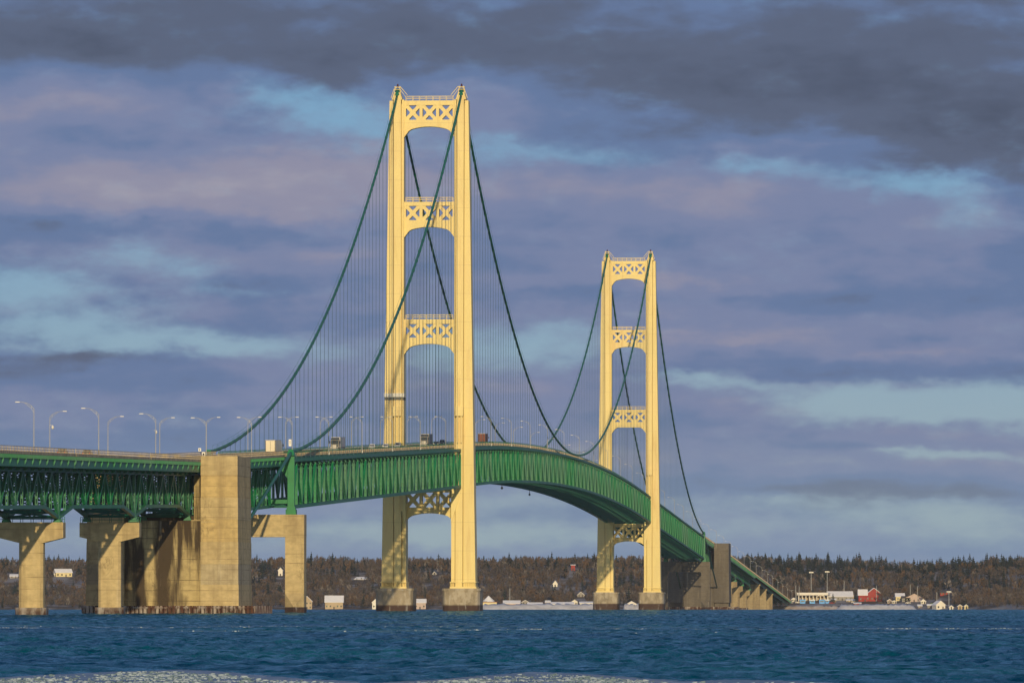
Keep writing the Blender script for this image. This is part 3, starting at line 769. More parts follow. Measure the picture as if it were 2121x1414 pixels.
def make_bent(s, label, sgn, zt=24.25):
    y = W(0, s).y; wz = -drop(y)
    root = bthing('cable_bent_pier', label, 'bridge pier', 0, s, wz, 'cable bent piers')
    zt -= wz; zb = zt - 5.6
    m = MB(); m.box(-13.9, 13.9, -3.0, 3.0, zb, zt); m.build('cap_beam', M_CONC if sgn > 0 else M_CONC_FAR_SHADE, root)
    mat = M_CONC if sgn > 0 else M_CONC_FAR_SHADE
    for sd in (-1, 1):
        m = MB()
        a, b = sorted((sd * 9.1, sd * 13.88)); mid = (a + b) / 2
        m.box(a, b, -2.9, 2.9, 5.2, zb + .01)
        # pointed cutwater growing out of the square column
        m.add([(a, -2.9, 5.2), (b, -2.9, 5.2), (b, 2.9, 5.2), (a, 2.9, 5.2), (a, -2.9, 1.7), (b, -2.9, 1.7), (b, 2.9, 1.7), (a, 2.9, 1.7), (mid, -5.6, 1.7)],
              [(3, 2, 1, 0), (1, 2, 6, 5), (2, 3, 7, 6), (3, 0, 4, 7), (0, 1, 8), (0, 8, 4), (1, 5, 8), (4, 8, 5, 6, 7)])
        m.build('column', mat, root)
        f = MB(); f.plan([(a - .05, -2.9), (mid, -5.7), (b + .05, -2.9), (b + .05, 3.0), (a - .05, 3.0)], -6, 1.7); f.build('footing', M_BASE, root)
        # steel cable bent standing on the beam
        p = MB(); x = sd * HT
        p.box(x - .85, x + .85, -.9, .9, zt + 2.0, 39.0 - wz)
        p.plan([(x - 1.25, -1.3), (x + 1.25, -1.3), (x + 1.25, 1.3), (x - 1.25, 1.3)], zt, zt + 2.0, top=[(x - 1.0, -1.0), (x + 1.0, -1.0), (x + 1.0, 1.0), (x - 1.0, 1.0)])
        bp = p.build('bent_post', M_GREEN, root)
        q = MB()
        for j in range(6): q.box(x - 1.3 + j * .5, x - 1.2 + j * .5, -1.36, 1.36, zt + .1, zt + 1.3)
        q.build('base_rib', M_GREEN, bp)
        hd = MB(); hd.plan([(x - .95, -2.2), (x + .95, -2.2), (x + .95, 2.2), (x - .95, 2.2)], 39.0 - wz, 40.5 - wz, top=[(x - .55, -1.3), (x + .55, -1.3), (x + .55, 1.3), (x - .55, 1.3)])
        hd.build('bent_saddle', M_GREEN, bp)
        lo, hi = sorted((sd * 7.9, sd * 9.4))
        g = MB(); g.prism([(sd * 9.41, 27.0 - wz), (sd * AT, 27.0 - wz), (sd * AT, 28.0 - wz), (sd * 9.41, 28.0 - wz)], -.5, .5)
        g.prism([(sd * 9.41, 37.6 - wz), (sd * 6.2, 37.6 - wz), (sd * 9.41, 33.4 - wz)], -.3, .3)
        g.build('bent_bracket', M_GREEN, root)
    return root
make_bent(S_BENT, 'portal shaped concrete pier right of the near anchorage, carrying the green cable bent', 1)
make_bent(S_BENT2, 'portal pier coloured as cloud-shaded, beyond the far tower, beside the far anchorage', -1, 24.0)

pile = MB(); pile.plan([(-.43, .0), (-.28, -.38), (.28, -.38), (.43, 0), (.43, .12), (-.43, .12)], -6, 2.05)
pile_me = pile.mesh('sheet_pile', M_PILE)
def make_anchorage(s, sgn, label, mats):
    """sgn 1: the near one, approach side towards the camera; -1: the far one, mirrored along the bridge"""
    front, stain = mats
    y = W(0, s).y; wz = -drop(y)
    root = bthing('anchorage', label, 'bridge anchorage', 0, s, wz, 'cable anchorages')
    def Z(z): return z - wz
    D = 34.0
    def Yr(a, b): return (a, b) if sgn > 0 else (-b, -a)
    for sd in (-1, 1):     # two side shafts up to the roadway, in lifts of concrete
        zs = [1.6, 6.4, 11.0, 16.0, 21.0, 26.0, 31.0, 35.35]
        for i in range(len(zs) - 1):
            m = MB(); e = .12 * (i % 2) * .4
            b0 = lerp(.35, 0, (zs[i] - 1.6) / 33); b1 = lerp(.35, 0, (zs[i + 1] - 1.6) / 33)
            y0, y1 = Yr(0, 28)
            xa, xb0, xb1 = sd * 8.65, sd * (17.0 + b0), sd * (17.0 + b1)
            x00, x01 = sorted((xa, xb0)); x10, x11 = sorted((xa, xb1))
            m.taper((x00 + e, x01 - e, y0 - b0 + e, y1 - e), Z(zs[i]), (x10 + e, x11 - e, y0 - b1 + e, y1 - e), Z(zs[i + 1]) - .015)
            m.build('concrete_lift', (M_CONC, M_CONC_C, M_CONC, M_CONC_B, M_CONC, M_CONC_B, M_CONC)[i] if sgn > 0 else front, root)
        m = MB(); y0, y1 = Yr(.3, 27.7); x0, x1 = sorted((sd * 8.8, sd * 16.8)); m.box(x0, x1, y0, y1, Z(1.6), Z(35.1)); m.build('shaft_core', front, root)
    y0, y1 = Yr(1.2, 27)
    m = MB(); m.box(-8.7, 8.7, y0, y1, Z(-5), Z(20.8)); m.build('center_block', stain, root)
    y0, y1 = Yr(9.0, 27)
    m = MB(); m.box(-8.7, 8.7, y0, y1, Z(20.8), Z(31.5 - (0 if sgn > 0 else 1.5)) - 9.6); m.build('bearing_shelf', stain, root)
    m = MB(); y0, y1 = Yr(7.5, 9.0)
    for sd in (-1, 1):
        x0, x1 = sorted((sd * 6.3, sd * 8.7)); m.box(x0, x1, y0, y1, Z(20.8), Z(31.3))
    m.build('pocket_wall', stain, root)
    # lower buttress visible to the left, stepped forward
    m = MB(); y0, y1 = Yr(.55, 26); m.box(-16.6, -8.9, y0, y1, Z(-5), Z(1.7)); m.box(8.9, 16.9, y0, y1, Z(-5), Z(1.7)); m.build('plinth', stain, root)
    # steel sheet piling round the foot
    xs0, xs1 = (-17.8, 21.3); ya, yb = (-4.5, 33.0) if sgn > 0 else (-33.0, 4.5)
    cm = MB(); cm.box(xs0 + .2, xs1 - .2, ya + .25, yb - .2, -6, 1.75); cm.build('foundation_slab', M_BASE, root)
    n = int((xs1 - xs0) / .92)
    for i in range(n):
        x = xs0 + (i + .5) * (xs1 - xs0) / n
        place('sheet_pile', pile_me, root, (x, ya + .14, 0))
    n2 = int((yb - ya) / 1.0)
    for i in range(n2):
        yy = ya + (i + .5) * (yb - ya) / n2
        place('sheet_pile', pile_me, root, (xs1 - .14, yy, 0), (0, 0, R(90)))
    w = MB()
    n = 30
    for a, b, c, d in ((xs0, xs1, ya - .45, ya - .28),): w.box(a, b, c, d, 1.5, 1.75)
    w.build('waling_beam', M_PILE, root)
    if sgn > 0:
        lg = MB(); lg.box(8.9, 12.0, -.35, -.1, Z(20.4), Z(20.65)); lg.box(6.4, 8.6, .9, 1.18, Z(20.75), Z(20.95))
        lg.build('ledge', M_CONC, root)
    return root
make_anchorage(S_ANCH, 1, 'massive sunlit concrete anchorage block standing in the water in front, between left piers and bent', (M_CONC, M_CONC_STAIN))
make_anchorage(S_ANCH2 + 30, -1, 'far anchorage block of concrete coloured as cloud-shaded, past the second tower', (M_CONC_FAR_SHADE, M_CONC_FAR_SHADE))

# ------------------------------------------------------------------ water
def ice_zone(X, Y):      # brash ice drifting in two lobes in front, 1 inside
    px = 1060.5 + X / np.maximum(Y, 50) * FPX
    n = 2.2 * np.sin(X * .31 + 1.2) + 1.3 * np.sin(X * .83 + .4) + .7 * np.sin(X * 1.9)
    top1 = 226 + 41 * np.exp(-((X + 12.0) / 4.6) ** 2)
    top2 = 221 + 35 * np.exp(-((X - 1.0) / 3.6) ** 2)
    top3 = 220 + 14 * np.exp(-((X - 7.0) / 3) ** 2)
    top = np.where(X < -4.6, top1, np.where(X < 6.5, np.maximum(top2, top3), top3)) + .35 * n
    return top
STREAKS = ((648, 26, 16, .047, .5, 1.0), (700, 34, 22, .036, 2.0, .9), (604, 18, 10, .061, 3.2, .6), (752, 30, 20, .043, 4.4, .5))
def streaks(X, Y):        # lanes of calm, ice-laden water: (film, gated core)
    film = np.zeros_like(X); core = np.zeros_like(X)
    for (y0, a, w, f, p, g) in STREAKS:
        yc = y0 + a * np.sin(X * f + p) + .35 * a * np.sin(X * f * 3.1 + p)
        gate = np.clip(.45 + .8 * np.sin(X * .06 + p * 2) + .5 * np.sin(X * .17 + p), 0, 1)
        film = np.maximum(film, g * np.clip(.4 + gate, 0, 1) * np.exp(-((Y - yc) / (w * 1.5)) ** 2))
        core = np.maximum(core, g * gate * np.exp(-((Y - yc + w * .5) / (w * .55)) ** 2))
    return film, core
def make_water():
    d = []; y = 170.0
    while y < 214: d.append(y); y *= 1.004
    while y < 520: d.append(y); y *= 1.0009
    while y < 1400: d.append(y); y *= 1.0019
    while y < 8800: d.append(y); y *= 1.006
    ys = np.concatenate([np.array([-700., -350., -120., -20., 60., 120., 150.]), np.array(d)])
    fine = np.linspace(-.088, .088, 300)
    side = np.array([.1, .115, .14, .18, .24, .33, .46, .7, 1.1, 1.8, 3.0])
    ts = np.concatenate([-side[::-1], fine, side])
    wx = np.maximum(ys, 300.0)
    Xg = ts[None, :] * wx[:, None]; Yg = np.repeat(ys[:, None], len(ts), 1)
    Xg = np.clip(Xg, -2550, 2550)
    h = np.zeros_like(Xg)
    r = np.random.default_rng(3)
    for i in range(46):
        lam = 0.62 * (7.5 / .62) ** (r.random() ** 1.25)
        k = 2 * np.pi / lam
        th = r.normal(-0.35, 0.75)
        amp = 0.0120 * lam ** 0.5
        ph = r.random() * 6.283
        a = k * (Xg * np.sin(th) + Yg * np.cos(th)) + ph
        h += amp * (np.sin(a) + .22 * np.sin(2 * a + 1.57))
    # wind lanes: patches of rougher and calmer water
    lane = .78 + .26 * np.sin(Yg * .021 + 1.7 * np.sin(Xg * .011)) + .18 * np.sin(Yg * .057 + Xg * .02 + 1.0)
    calm = 1 / (1 + np.exp((ice_zone(Xg, Yg) + 6 - Yg) / -2.0))
    calm = np.where(Yg < 330, calm, 0)
    sd_, core_ = streaks(Xg, Yg)
    h = h * lane * (1 - .86 * calm) * (1 - .72 * sd_)
    Zg = h - drop(Yg)
    nr, nc = Xg.shape
    co = np.stack([Xg, Yg, Zg], -1).reshape(-1, 3)
    i = np.arange((nr - 1) * nc).reshape(nr - 1, nc)[:, :-1].ravel()
    fc = np.stack([i, i + 1, i + nc + 1, i + nc], 1)
    me = bpy.data.meshes.new('water'); me.vertices.add(len(co)); me.vertices.foreach_set('co', co.ravel())
    me.loops.add(fc.size); me.loops.foreach_set('vertex_index', fc.ravel().astype(np.int32))
    me.polygons.add(len(fc)); me.polygons.foreach_set('loop_start', np.arange(0, fc.size, 4, dtype=np.int32)); me.polygons.foreach_set('loop_total', np.full(len(fc), 4, np.int32))
    me.polygons.foreach_set('use_smooth', np.ones(len(fc), bool))
    me.update(calc_edges=True)
    at = me.attributes.new('slush', 'FLOAT', 'POINT'); at.data.foreach_set('value', np.clip(core_ + .25 * sd_, 0, 1).ravel().astype(np.float32))
    m = bpy.data.materials.new('lake_water'); m.use_nodes = True
    nt = m.node_tree; N = nt.nodes; N.remove(N['Principled BSDF'])
    df = N.new('ShaderNodeBsdfDiffuse'); gl = N.new('ShaderNodeBsdfGlossy'); gl.inputs['Roughness'].default_value = .10
    gl.inputs['Color'].default_value = (.50, .86, 1.0, 1)
    src = N.new('ShaderNodeNewGeometry').outputs['Position']
    big = nnoise(nt, src, .03, (1, .35, 1), .4, .62, 4.0)
    c = nmix(nt, big, (0.0002, 0.054, 0.124), (0.0006, 0.098, 0.134))
    an = N.new('ShaderNodeAttribute'); an.attribute_name = 'slush'
    frag = nnoise(nt, src, .6, (1, .10, 1), .42, .56, 8.0)
    slush = nmul(nt, nmul(nt, an.outputs['Fac'], frag), .9)
    c = nmix(nt, slush, c, (0.36, 0.42, 0.47))
    nt.links.new(c, df.inputs['Color'])
    mp = N.new('ShaderNodeMapping'); nt.links.new(src, mp.inputs[0]); mp.inputs['Scale'].default_value = (1, .7, 1); mp.inputs['Rotation'].default_value = (0, 0, .5)
    n = N.new('ShaderNodeTexNoise'); nt.links.new(mp.outputs[0], n.inputs['Vector']); n.inputs['Scale'].default_value = 1.6; n.inputs['Detail'].default_value = 5; n.inputs['Roughness'].default_value = .6
    bp = N.new('ShaderNodeBump'); nt.links.new(n.outputs['Fac'], bp.inputs['Height']); bp.inputs['Distance'].default_value = .35; bp.inputs['Strength'].default_value = .9
    fr = N.new('ShaderNodeFresnel'); fr.inputs['IOR'].default_value = 1.33
    for q in (df, gl, fr): nt.links.new(bp.outputs[0], q.inputs['Normal'])
    lim = N.new('ShaderNodeMath'); lim.operation = 'MULTIPLY'; nt.links.new(fr.outputs[0], lim.inputs[0]); pat = nnoise(nt, src, .8, (1, .16, 1), .36, .64, 9.0, (3, 8, 0)); pm = N.new('ShaderNodeMapRange'); nt.links.new(pat, pm.inputs[0]); pm.inputs[3].default_value = .04; pm.inputs[4].default_value = 1.25; nt.links.new(pm.outputs[0], lim.inputs[1])
    mx = N.new('ShaderNodeMixShader'); nt.links.new(lim.outputs[0], mx.inputs[0]); nt.links.new(df.outputs[0], mx.inputs[1]); nt.links.new(gl.outputs[0], mx.inputs[2])
    nt.links.new(mx.outputs[0], [q for q in N if q.type == 'OUTPUT_MATERIAL'][0].inputs['Surface'])
    me.materials.append(m)
    return place('water', me, kind='structure')
make_water()

# ------------------------------------------------------------------ drifting ice
M_ICE = material('broken_ice', (0.40, 0.50, 0.60), 0.5, 0.25, 2.0)
M_SLUSH = material('grey_slush', (0.20, 0.29, 0.34), 0.45, 0.35, .8)
def film_extra(nt, src, c):
    a = nnoise(nt, src, 1.3, (1, .22, 1), .46, .60, 7.0)
    edge = nnoise(nt, src, .22, (1, .16, 1), .44, .58, 5.0)
    return nmix(nt, nmul(nt, nmul(nt, a, edge), .7), c, (0.36, 0.43, 0.48))
M_FILM = material('thin_clear_ice', (0.020, 0.085, 0.140), 0.3, 0.25, .4, spec=.3, extra=film_extra, bump=.05)
def chunk_field(name, xs, ys, sizes, zoff, mats, mi=None, seed=1):
    r = np.random.default_rng(seed); n = len(xs); K = 6
    ang = np.linspace(0, 2 * np.pi, K, endpoint=False)[None, :] + r.random((n, 1)) * 6 + r.normal(0, .18, (n, K))
    rad = sizes[:, None] * (.6 + .55 * r.random((n, K)))
    tx, ty = r.normal(0, .10, n), r.normal(0, .10, n)
    th = .012 + sizes * (.08 + .22 * r.random(n))
    px = xs[:, None] + rad * np.cos(ang); py = ys[:, None] + rad * np.sin(ang) * 1.0
    z0 = (zoff - drop(ys))[:, None]
    zt = z0 + th[:, None] + tx[:, None] * (px - xs[:, None]) + ty[:, None] * (py - ys[:, None])
    top = np.stack([xs[:, None] + (px - xs[:, None]) * .85, ys[:, None] + (py - ys[:, None]) * .85, zt], -1)
    bot = np.stack([px, py, np.broadcast_to(z0 - .25, px.shape)], -1)
    co = np.concatenate([bot, top], 1).reshape(-1, 3)
    base = (np.arange(n) * 2 * K)[:, None]
    sides = np.concatenate([np.stack([base[:, 0] + j, base[:, 0] + (j + 1) % K, base[:, 0] + K + (j + 1) % K, base[:, 0] + K + j], 1) for j in range(K)])
    tops = base + K + np.arange(K)[None, :]
    lt = np.concatenate([np.full(len(sides), 4), np.full(n, K)]).astype(np.int32)
    vi = np.concatenate([sides.ravel(), tops.ravel()]).astype(np.int32)
    me = bpy.data.meshes.new(name); me.vertices.add(len(co)); me.vertices.foreach_set('co', co.ravel())
    me.loops.add(len(vi)); me.loops.foreach_set('vertex_index', vi)
    me.polygons.add(len(lt)); me.polygons.foreach_set('loop_start', np.concatenate([[0], np.cumsum(lt)[:-1]]).astype(np.int32)); me.polygons.foreach_set('loop_total', lt)
    for m in mats: me.materials.append(m)
    if mi is not None:
        me.polygons.foreach_set('material_index', np.concatenate([np.tile(mi, K), mi]).astype(np.int32))
    me.update(calc_edges=True)
    o = place(name, me, kind='stuff'); return o
def make_ice():
    r = np.random.default_rng(11)
    # the two lobes of brash ice in front
    X = r.uniform(-19, 12, 130000); Y = r.uniform(218, 275, 130000)
    top = ice_zone(X, Y)
    dens = np.clip((top - 1.5 - Y) / 8, 0, 1)
    patch = np.clip(.42 + .75 * np.sin(X * 1.1 + 2 * np.sin(Y * .23)) * np.sin(Y * .32 + X * .25) + .3 * np.sin(Y * .6 - X * .12), 0, 1.3)
    keep = r.random(130000) < dens * (.05 + .66 * patch) * np.where(X > 6.5, .25, 1) * .30
    X, Y = X[keep], Y[keep]
    s = .03 + .13 * r.random(len(X)) ** 4
    o = chunk_field('brash_ice', X, Y, s, .03, [M_ICE, M_SLUSH], (r.random(len(X)) < .45).astype(int), 5)
    tag(o, 'broken white brash ice drifting in two lobes along the bottom edge', 'ice')
    # smooth film of new ice that fringes it
    m = MB(); xs = np.linspace(-19, 13, 420); jig = 1.6 * np.sin(xs * 2.3) * np.sin(xs * .71 + 1) + r.normal(0, .5, 420)
    tp = ice_zone(xs, np.full_like(xs, 250.0)) + jig
    for i in range(len(xs) - 1):
        a, b = xs[i], xs[i + 1]; k = len(m.v)
        zz = -drop(240) + .03
        m.add([(a, 205, zz), (b, 205, zz), (b, tp[i + 1] + 4.5 + 1.2 * math.sin(b * .5), zz), (a, tp[i] + 4.5 + 1.2 * math.sin(a * .5), zz), (a, 205, zz - .35), (b, 205, zz - .35), (b, tp[i + 1] + 4.5 + 1.2 * math.sin(b * .5), zz - .35), (a, tp[i] + 4.5 + 1.2 * math.sin(a * .5), zz - .35)],
              [(0, 1, 2, 3), (3, 2, 6, 7), (1, 0, 4, 5)])
    o = m.build('ice_film', M_FILM, kind='stuff'); tag(o, 'smooth blue grey film of new ice round the brash ice', 'ice')
    # thin streaks of ice far out
    n = 130000
    X = r.uniform(-75, 75, n); Y = r.uniform(560, 800, n)
    d = streaks(X, Y)[1]
    keep = r.random(n) < d * d * .42 * np.clip(.2 + np.sin(X * .9 + Y * .11) * np.sin(X * .37 - Y * .05) * 1.6, .05, 1)
    X, Y = X[keep], Y[keep]
    s = .035 + .13 * r.random(len(X)) ** 4
    o = chunk_field('ice_streak', X, Y, s, .06, [M_ICE, M_SLUSH], (r.random(len(X)) < .5).astype(int), 6)
    tag(o, 'thin broken streaks of ice floating across the middle of the water', 'ice')
make_ice()

# ------------------------------------------------------------------ far shore
def snoise(X, Y, seed, scales=((400, 1), (170, .5), (70, .25))):
    r = np.random.default_rng(seed); out = 0
    for L_, a in scales:
        for _ in range(4):
            th = r.random() * 6.283; k = 6.283 / (L_ * (.7 + .6 * r.random()))
            out = out + a * .5 * np.sin(k * (X * np.cos(th) + Y * np.sin(th)) + r.random() * 6.283)
    return out
def shore_y(X): 
    return 5570 + 10 * np.sin(X * .013) + 6 * np.sin(X * .041 + 1) - 230 * (1 / (1 + np.exp(-(X - 335) / 9.0)))
def ridge_h(X):
    k = X / 6350 * FPX + 1060.5
    return np.interp(k, [-2000, 0, 260, 530, 640, 900, 1250, 1530, 1750, 1900, 2121, 4000], [36, 35, 35.5, 35, 36.5, 35.5, 36, 36.5, 36, 33, 34.5, 33])
def ground(X, Y):
    X = np.asarray(X, float); Y = np.asarray(Y, float)
    q = Y - shore_y(X)
    beach = np.clip(q / 14, -1, 1) * 1.6
    sh = np.clip((q - 10) / 150, 0, 1) * 3.0
    k = np.clip((q - 100) / 640, 0, 1); k = k * k * (3 - 2 * k)
    hill = k * (ridge_h(X) - 4.6)
    bump = snoise(X, Y, 5) * 1.6 * np.clip((q - 60) / 200, 0, 1)
    back = np.clip((q - 760) / 1500, 0, 1) * -16
    return np.where(q < 0, np.maximum(q * .25, -4), beach + sh + hill + bump + back) - drop(Y)
def make_land():
    xs = np.concatenate([np.arange(-2500, -620, 60), np.arange(-620, 621, 10), np.arange(680, 2501, 60)]).astype(float)
    ys = np.concatenate([np.arange(5290, 5800, 6), np.arange(5800, 6700, 20), np.arange(6700, 8700, 80)]).astype(float)
    Xg, Yg = np.meshgrid(xs, ys); Zg = ground(Xg, Yg)
    co = np.stack([Xg, Yg, Zg], -1).reshape(-1, 3); nr, nc = Xg.shape
    i = np.arange((nr - 1) * nc).reshape(nr - 1, nc)[:, :-1].ravel()
    fc = np.stack([i, i + 1, i + nc + 1, i + nc], 1)
    me = bpy.data.meshes.new('hillside'); me.from_pydata(co.tolist(), [], fc.tolist())
    me.polygons.foreach_set('use_smooth', [True] * len(fc))
    def ex(nt, src, c):
        snow = nnoise(nt, src, .035, (1, .5, 1), .46, .56, 6.0)
        s = nmul(nt, snow, .28)
        return nmix(nt, s, c, (0.72, 0.72, 0.76))
    m = material('leaf_litter_and_snow', (0.10, 0.072, 0.05), 0.9, .4, .05, extra=ex)
    me.materials.append(m)
    return place('hillside', me, kind='structure')
make_land()
def shore_point(px, py):        # where the sight line through a photo pixel meets the far ground
    for Y in np.arange(5300, 6700, 3.0):
        X = (px - 1060.5) * Y / FPX
        z = float(ground(X, Y))
        if z > -drop(Y) + .6 and 1243 - (z - CAM_H) * FPX / Y <= py: return X, Y, z
    return X, Y, z

M_WHITE = material('white_siding', (0.74, 0.72, 0.68), .6, .1, .5)
M_CREAM = material('pale_yellow_siding', (0.68, 0.60, 0.36), .6, .1, .5)
M_REDW = material('barn_red_boards', (0.33, 0.045, 0.04), .7, .25, .5)
M_TANW = material('tan_siding', (0.46, 0.37, 0.26), .7, .15, .5)
M_GREYW = material('grey_siding', (0.30, 0.29, 0.29), .7, .15, .5)
M_PINKW = material('faded_pinkish_siding', (0.52, 0.42, 0.40), .7, .15, .5)
M_SNOW = material('snow', (0.80, 0.80, 0.84), .7, .08, .4)
M_SHINGLE = material('dark_shingle', (0.10, 0.09, 0.09), .8, .3, .8)
M_BLUE = material('bright_blue_panel', (0.03, 0.30, 0.80), .4)
M_LIME = material('lime_green_panel', (0.40, 0.62, 0.06), .5)
M_WINDOW = material('house_window_glass', (0.02, 0.025, 0.03), .15, spec=.6)
buildings = []
def house(px, py, wpx, wallpx, roofpx, wall, roof, label, depth=9.0, yaw=0.0, gable=True, cat='house', win=None, storeys=1, door=True, group='buildings on the far shore', name='house'):
    X, Y, z = shore_point(px, py); k = Y / FPX
    w, hw, hr = wpx * k, wallpx * k, roofpx * k
    root = thing(name, label, cat, (X, Y, z - .3), yaw, group)
    buildings.append((X, Y, w))
    m = MB(); m.box(-w / 2, w / 2, 0, depth, -1.5, hw)
    if gable: m.prism([(-w / 2, hw), (w / 2, hw), (0, hw + hr)], .05, depth - .05)
    m.build('wall', wall, root)
    r = MB(); e = .5; th = .35
    if gable:       # ridge runs away from the camera
        for s in (-1, 1):
            p = [(0, hw + hr), (s * (w / 2 + e), hw - e * hr / (w / 2)), (s * (w / 2 + e), hw - e * hr / (w / 2) + th), (0, hw + hr + th)]
            r.prism(p, -e, depth + e)
    else:           # ridge runs across, the snowy slope faces the water
        r.add([(-w / 2 - e, -e, hw), (w / 2 + e, -e, hw), (w / 2 + e, depth / 2, hw + hr), (-w / 2 - e, depth / 2, hw + hr), (-w / 2 - e, depth + e, hw), (w / 2 + e, depth + e, hw),
               (-w / 2 - e, -e, hw - .25), (w / 2 + e, -e, hw - .25), (w / 2 + e, depth + e, hw - .25), (-w / 2 - e, depth + e, hw - .25)],
              [(0, 1, 2, 3), (3, 2, 5, 4), (0, 3, 4, 9, 6), (2, 1, 7, 8, 5), (1, 0, 6, 7), (5, 8, 9, 4), (9, 8, 7, 6)])
    r.build('roof', roof, root)
    nw = win if win is not None else max(2, int(w / 3.2))
    wm = MB(); wm.box(-.55, .55, -.06, .04, 0, 1.3); wme = wm.mesh('window', M_WINDOW)
    for st in range(storeys):
        for i in range(nw):
            x = -w / 2 + (i + .5) * w / nw
            zc = hw * (st + .32) / storeys
            if door and st == 0 and i == nw // 2:
                d = MB(); d.box(x - .5, x + .5, -.08, .03, -.2, 2.0); d.build('door', M_SHINGLE, root); continue
            place('window', wme, root, (x, 0, zc))
    return root
house(133, 1194, 34, 9, 8, M_CREAM, M_SNOW, 'pale yellow house with snowy roof high on the wooded hillside left', yaw=.25, gable=False, win=4)
house(118, 1193, 10, 5, 5, M_WHITE, M_SNOW, 'small white wing beside the pale yellow hillside house', depth=6, gable=False, win=1)
house(29, 1197, 16, 4, 5, M_GREYW, M_SNOW, 'low snow roofed cabin at the far left of the hillside', gable=False, win=2)
house(581, 1192, 9, 12, 5, M_WHITE, M_SNOW, 'narrow white house peeking out left of the bent pier column', depth=6, win=1)
house(744, 1201, 22, 2.5, 5, M_GREYW, M_SNOW, 'long low snow covered roof among the hillside trees', gable=False, win=2, yaw=-.5)
house(900, 1190, 7, 3, 4, M_GREYW, M_SNOW, 'tiny snow roofed cabin high in the woods between the tower legs', depth=6, win=1)
house(636, 1265, 21, 17, 10, M_TANW, M_SNOW, 'small tan waterside house with pointed snowy roof', win=3, storeys=2)
house(692, 1265, 37, 15, 14, M_TANW, M_SNOW, 'wide waterside lodge with big snowy front roof', gable=False, depth=14, win=5, storeys=1)
house(778, 1265, 14, 15, 6, M_WHITE, M_SNOW, 'narrow white boathouse left of the front tower pedestal', win=2)
house(866, 1265, 32, 14, 8, M_PINKW, M_SNOW, 'faded pinkish shore house between the front tower pedestals', gable=False, win=4)
house(1012, 1265, 34, 16, 0.1, M_CREAM, M_REDW, 'cream pavilion with red eaves at right of the front tower', win=4, gable=False, name='pavilion', cat='pavilion')
house(1150, 1215, 9, 7, 6, M_WHITE, M_SNOW, 'white cottage on the slope left of the far tower', depth=6, win=1)
house(1203, 1236, 14, 5, 6, M_GREYW, M_SNOW, 'grey snow roofed cottage low on the slope by the far tower', win=2)
house(1187, 1181, 8, 12, 1, M_REDW, M_SNOW, 'slim red hillside tower block left of the far tower', depth=4, win=1, gable=False)
house(1108, 1263, 30, 10, 5, M_WHITE, M_SNOW, 'left white dock shed on the shore left of the far tower', gable=False, win=4)
house(1165, 1263, 46, 12, 4, M_WHITE, M_SNOW, 'long white dock shed in the middle of the row left of the far tower', gable=False, win=7)
house(1217, 1263, 32, 14, 3, M_WHITE, M_SNOW, 'right white dock shed touching the far tower pedestal', gable=False, win=5)
house(1060, 1263, 34, 13, 6, M_PINKW, M_SNOW, 'low pinkish shore building right of the cream pavilion', gable=False, win=4)
house(1308, 1262, 22, 11, 6, M_WHITE, M_SNOW, 'white shore house seen between the far tower pedestals', win=3)
house(1740, 1243, 52, 9, 11, M_GREYW, M_SNOW, 'wide grey building with snowy roof right of the blue booths', gable=False, depth=16, win=6)
house(1755, 1242, 26, 11, 8, M_TANW, M_SHINGLE, 'brown gabled wing of the wide grey building', depth=8, win=3)
house(1810, 1245, 34, 15, 13, M_REDW, M_SNOW, 'large red barn with snowy gable roof on the right shore', depth=16, win=4)
house(1787, 1245, 18, 14, 12, M_REDW, M_SNOW, 'red annexe attached to the left of the large barn', gable=False, depth=10, win=2)
house(1776, 1253, 14, 5, 2, M_REDW, M_SNOW, 'low red shed in front of the barn at its left', gable=False, win=2)
house(1762, 1246, 18, 4, 3, M_TANW, M_SNOW, 'long low snow covered hut left of the red barn', gable=False, win=3)
house(1864, 1244, 18, 10, 7, M_CREAM, M_SNOW, 'yellow house with snowy roof right of the red barn', gable=False, win=2)
house(1893, 1246, 38, 9, 9, M_PINKW, M_SHINGLE, 'reddish shore house with dark roof right of the yellow house', win=5)
house(1876, 1246, 16, 9, 4, M_GREYW, M_SHINGLE, 'grey wing at the left of the reddish house', gable=False, win=2)
house(1948, 1262, 20, 9, 8, M_WHITE, M_SNOW, 'white cottage near the water at right with tilted snowy roof', yaw=.3, win=2)
house(1934, 1254, 10, 5, 1, M_LIME, M_LIME, 'lime green hut behind the white cottage', depth=3, gable=False, win=1, door=False)
house(1957, 1232, 20, 6, 5, M_REDW, M_SHINGLE, 'dark red house half hidden in trees at right', win=3, gable=False)
house(1988, 1262, 9, 6, 3, M_TANW, M_SNOW, 'small tan hut by the water at far right', depth=5, win=1)
house(2001, 1262, 8, 7, 3, M_CREAM, M_SNOW, 'small yellow hut by the water at far right', depth=5, win=1)
house(1970, 1263, 8, 5, 3, M_WHITE, M_SNOW, 'small white hut between the cottage and the tan hut', depth=5, win=1)
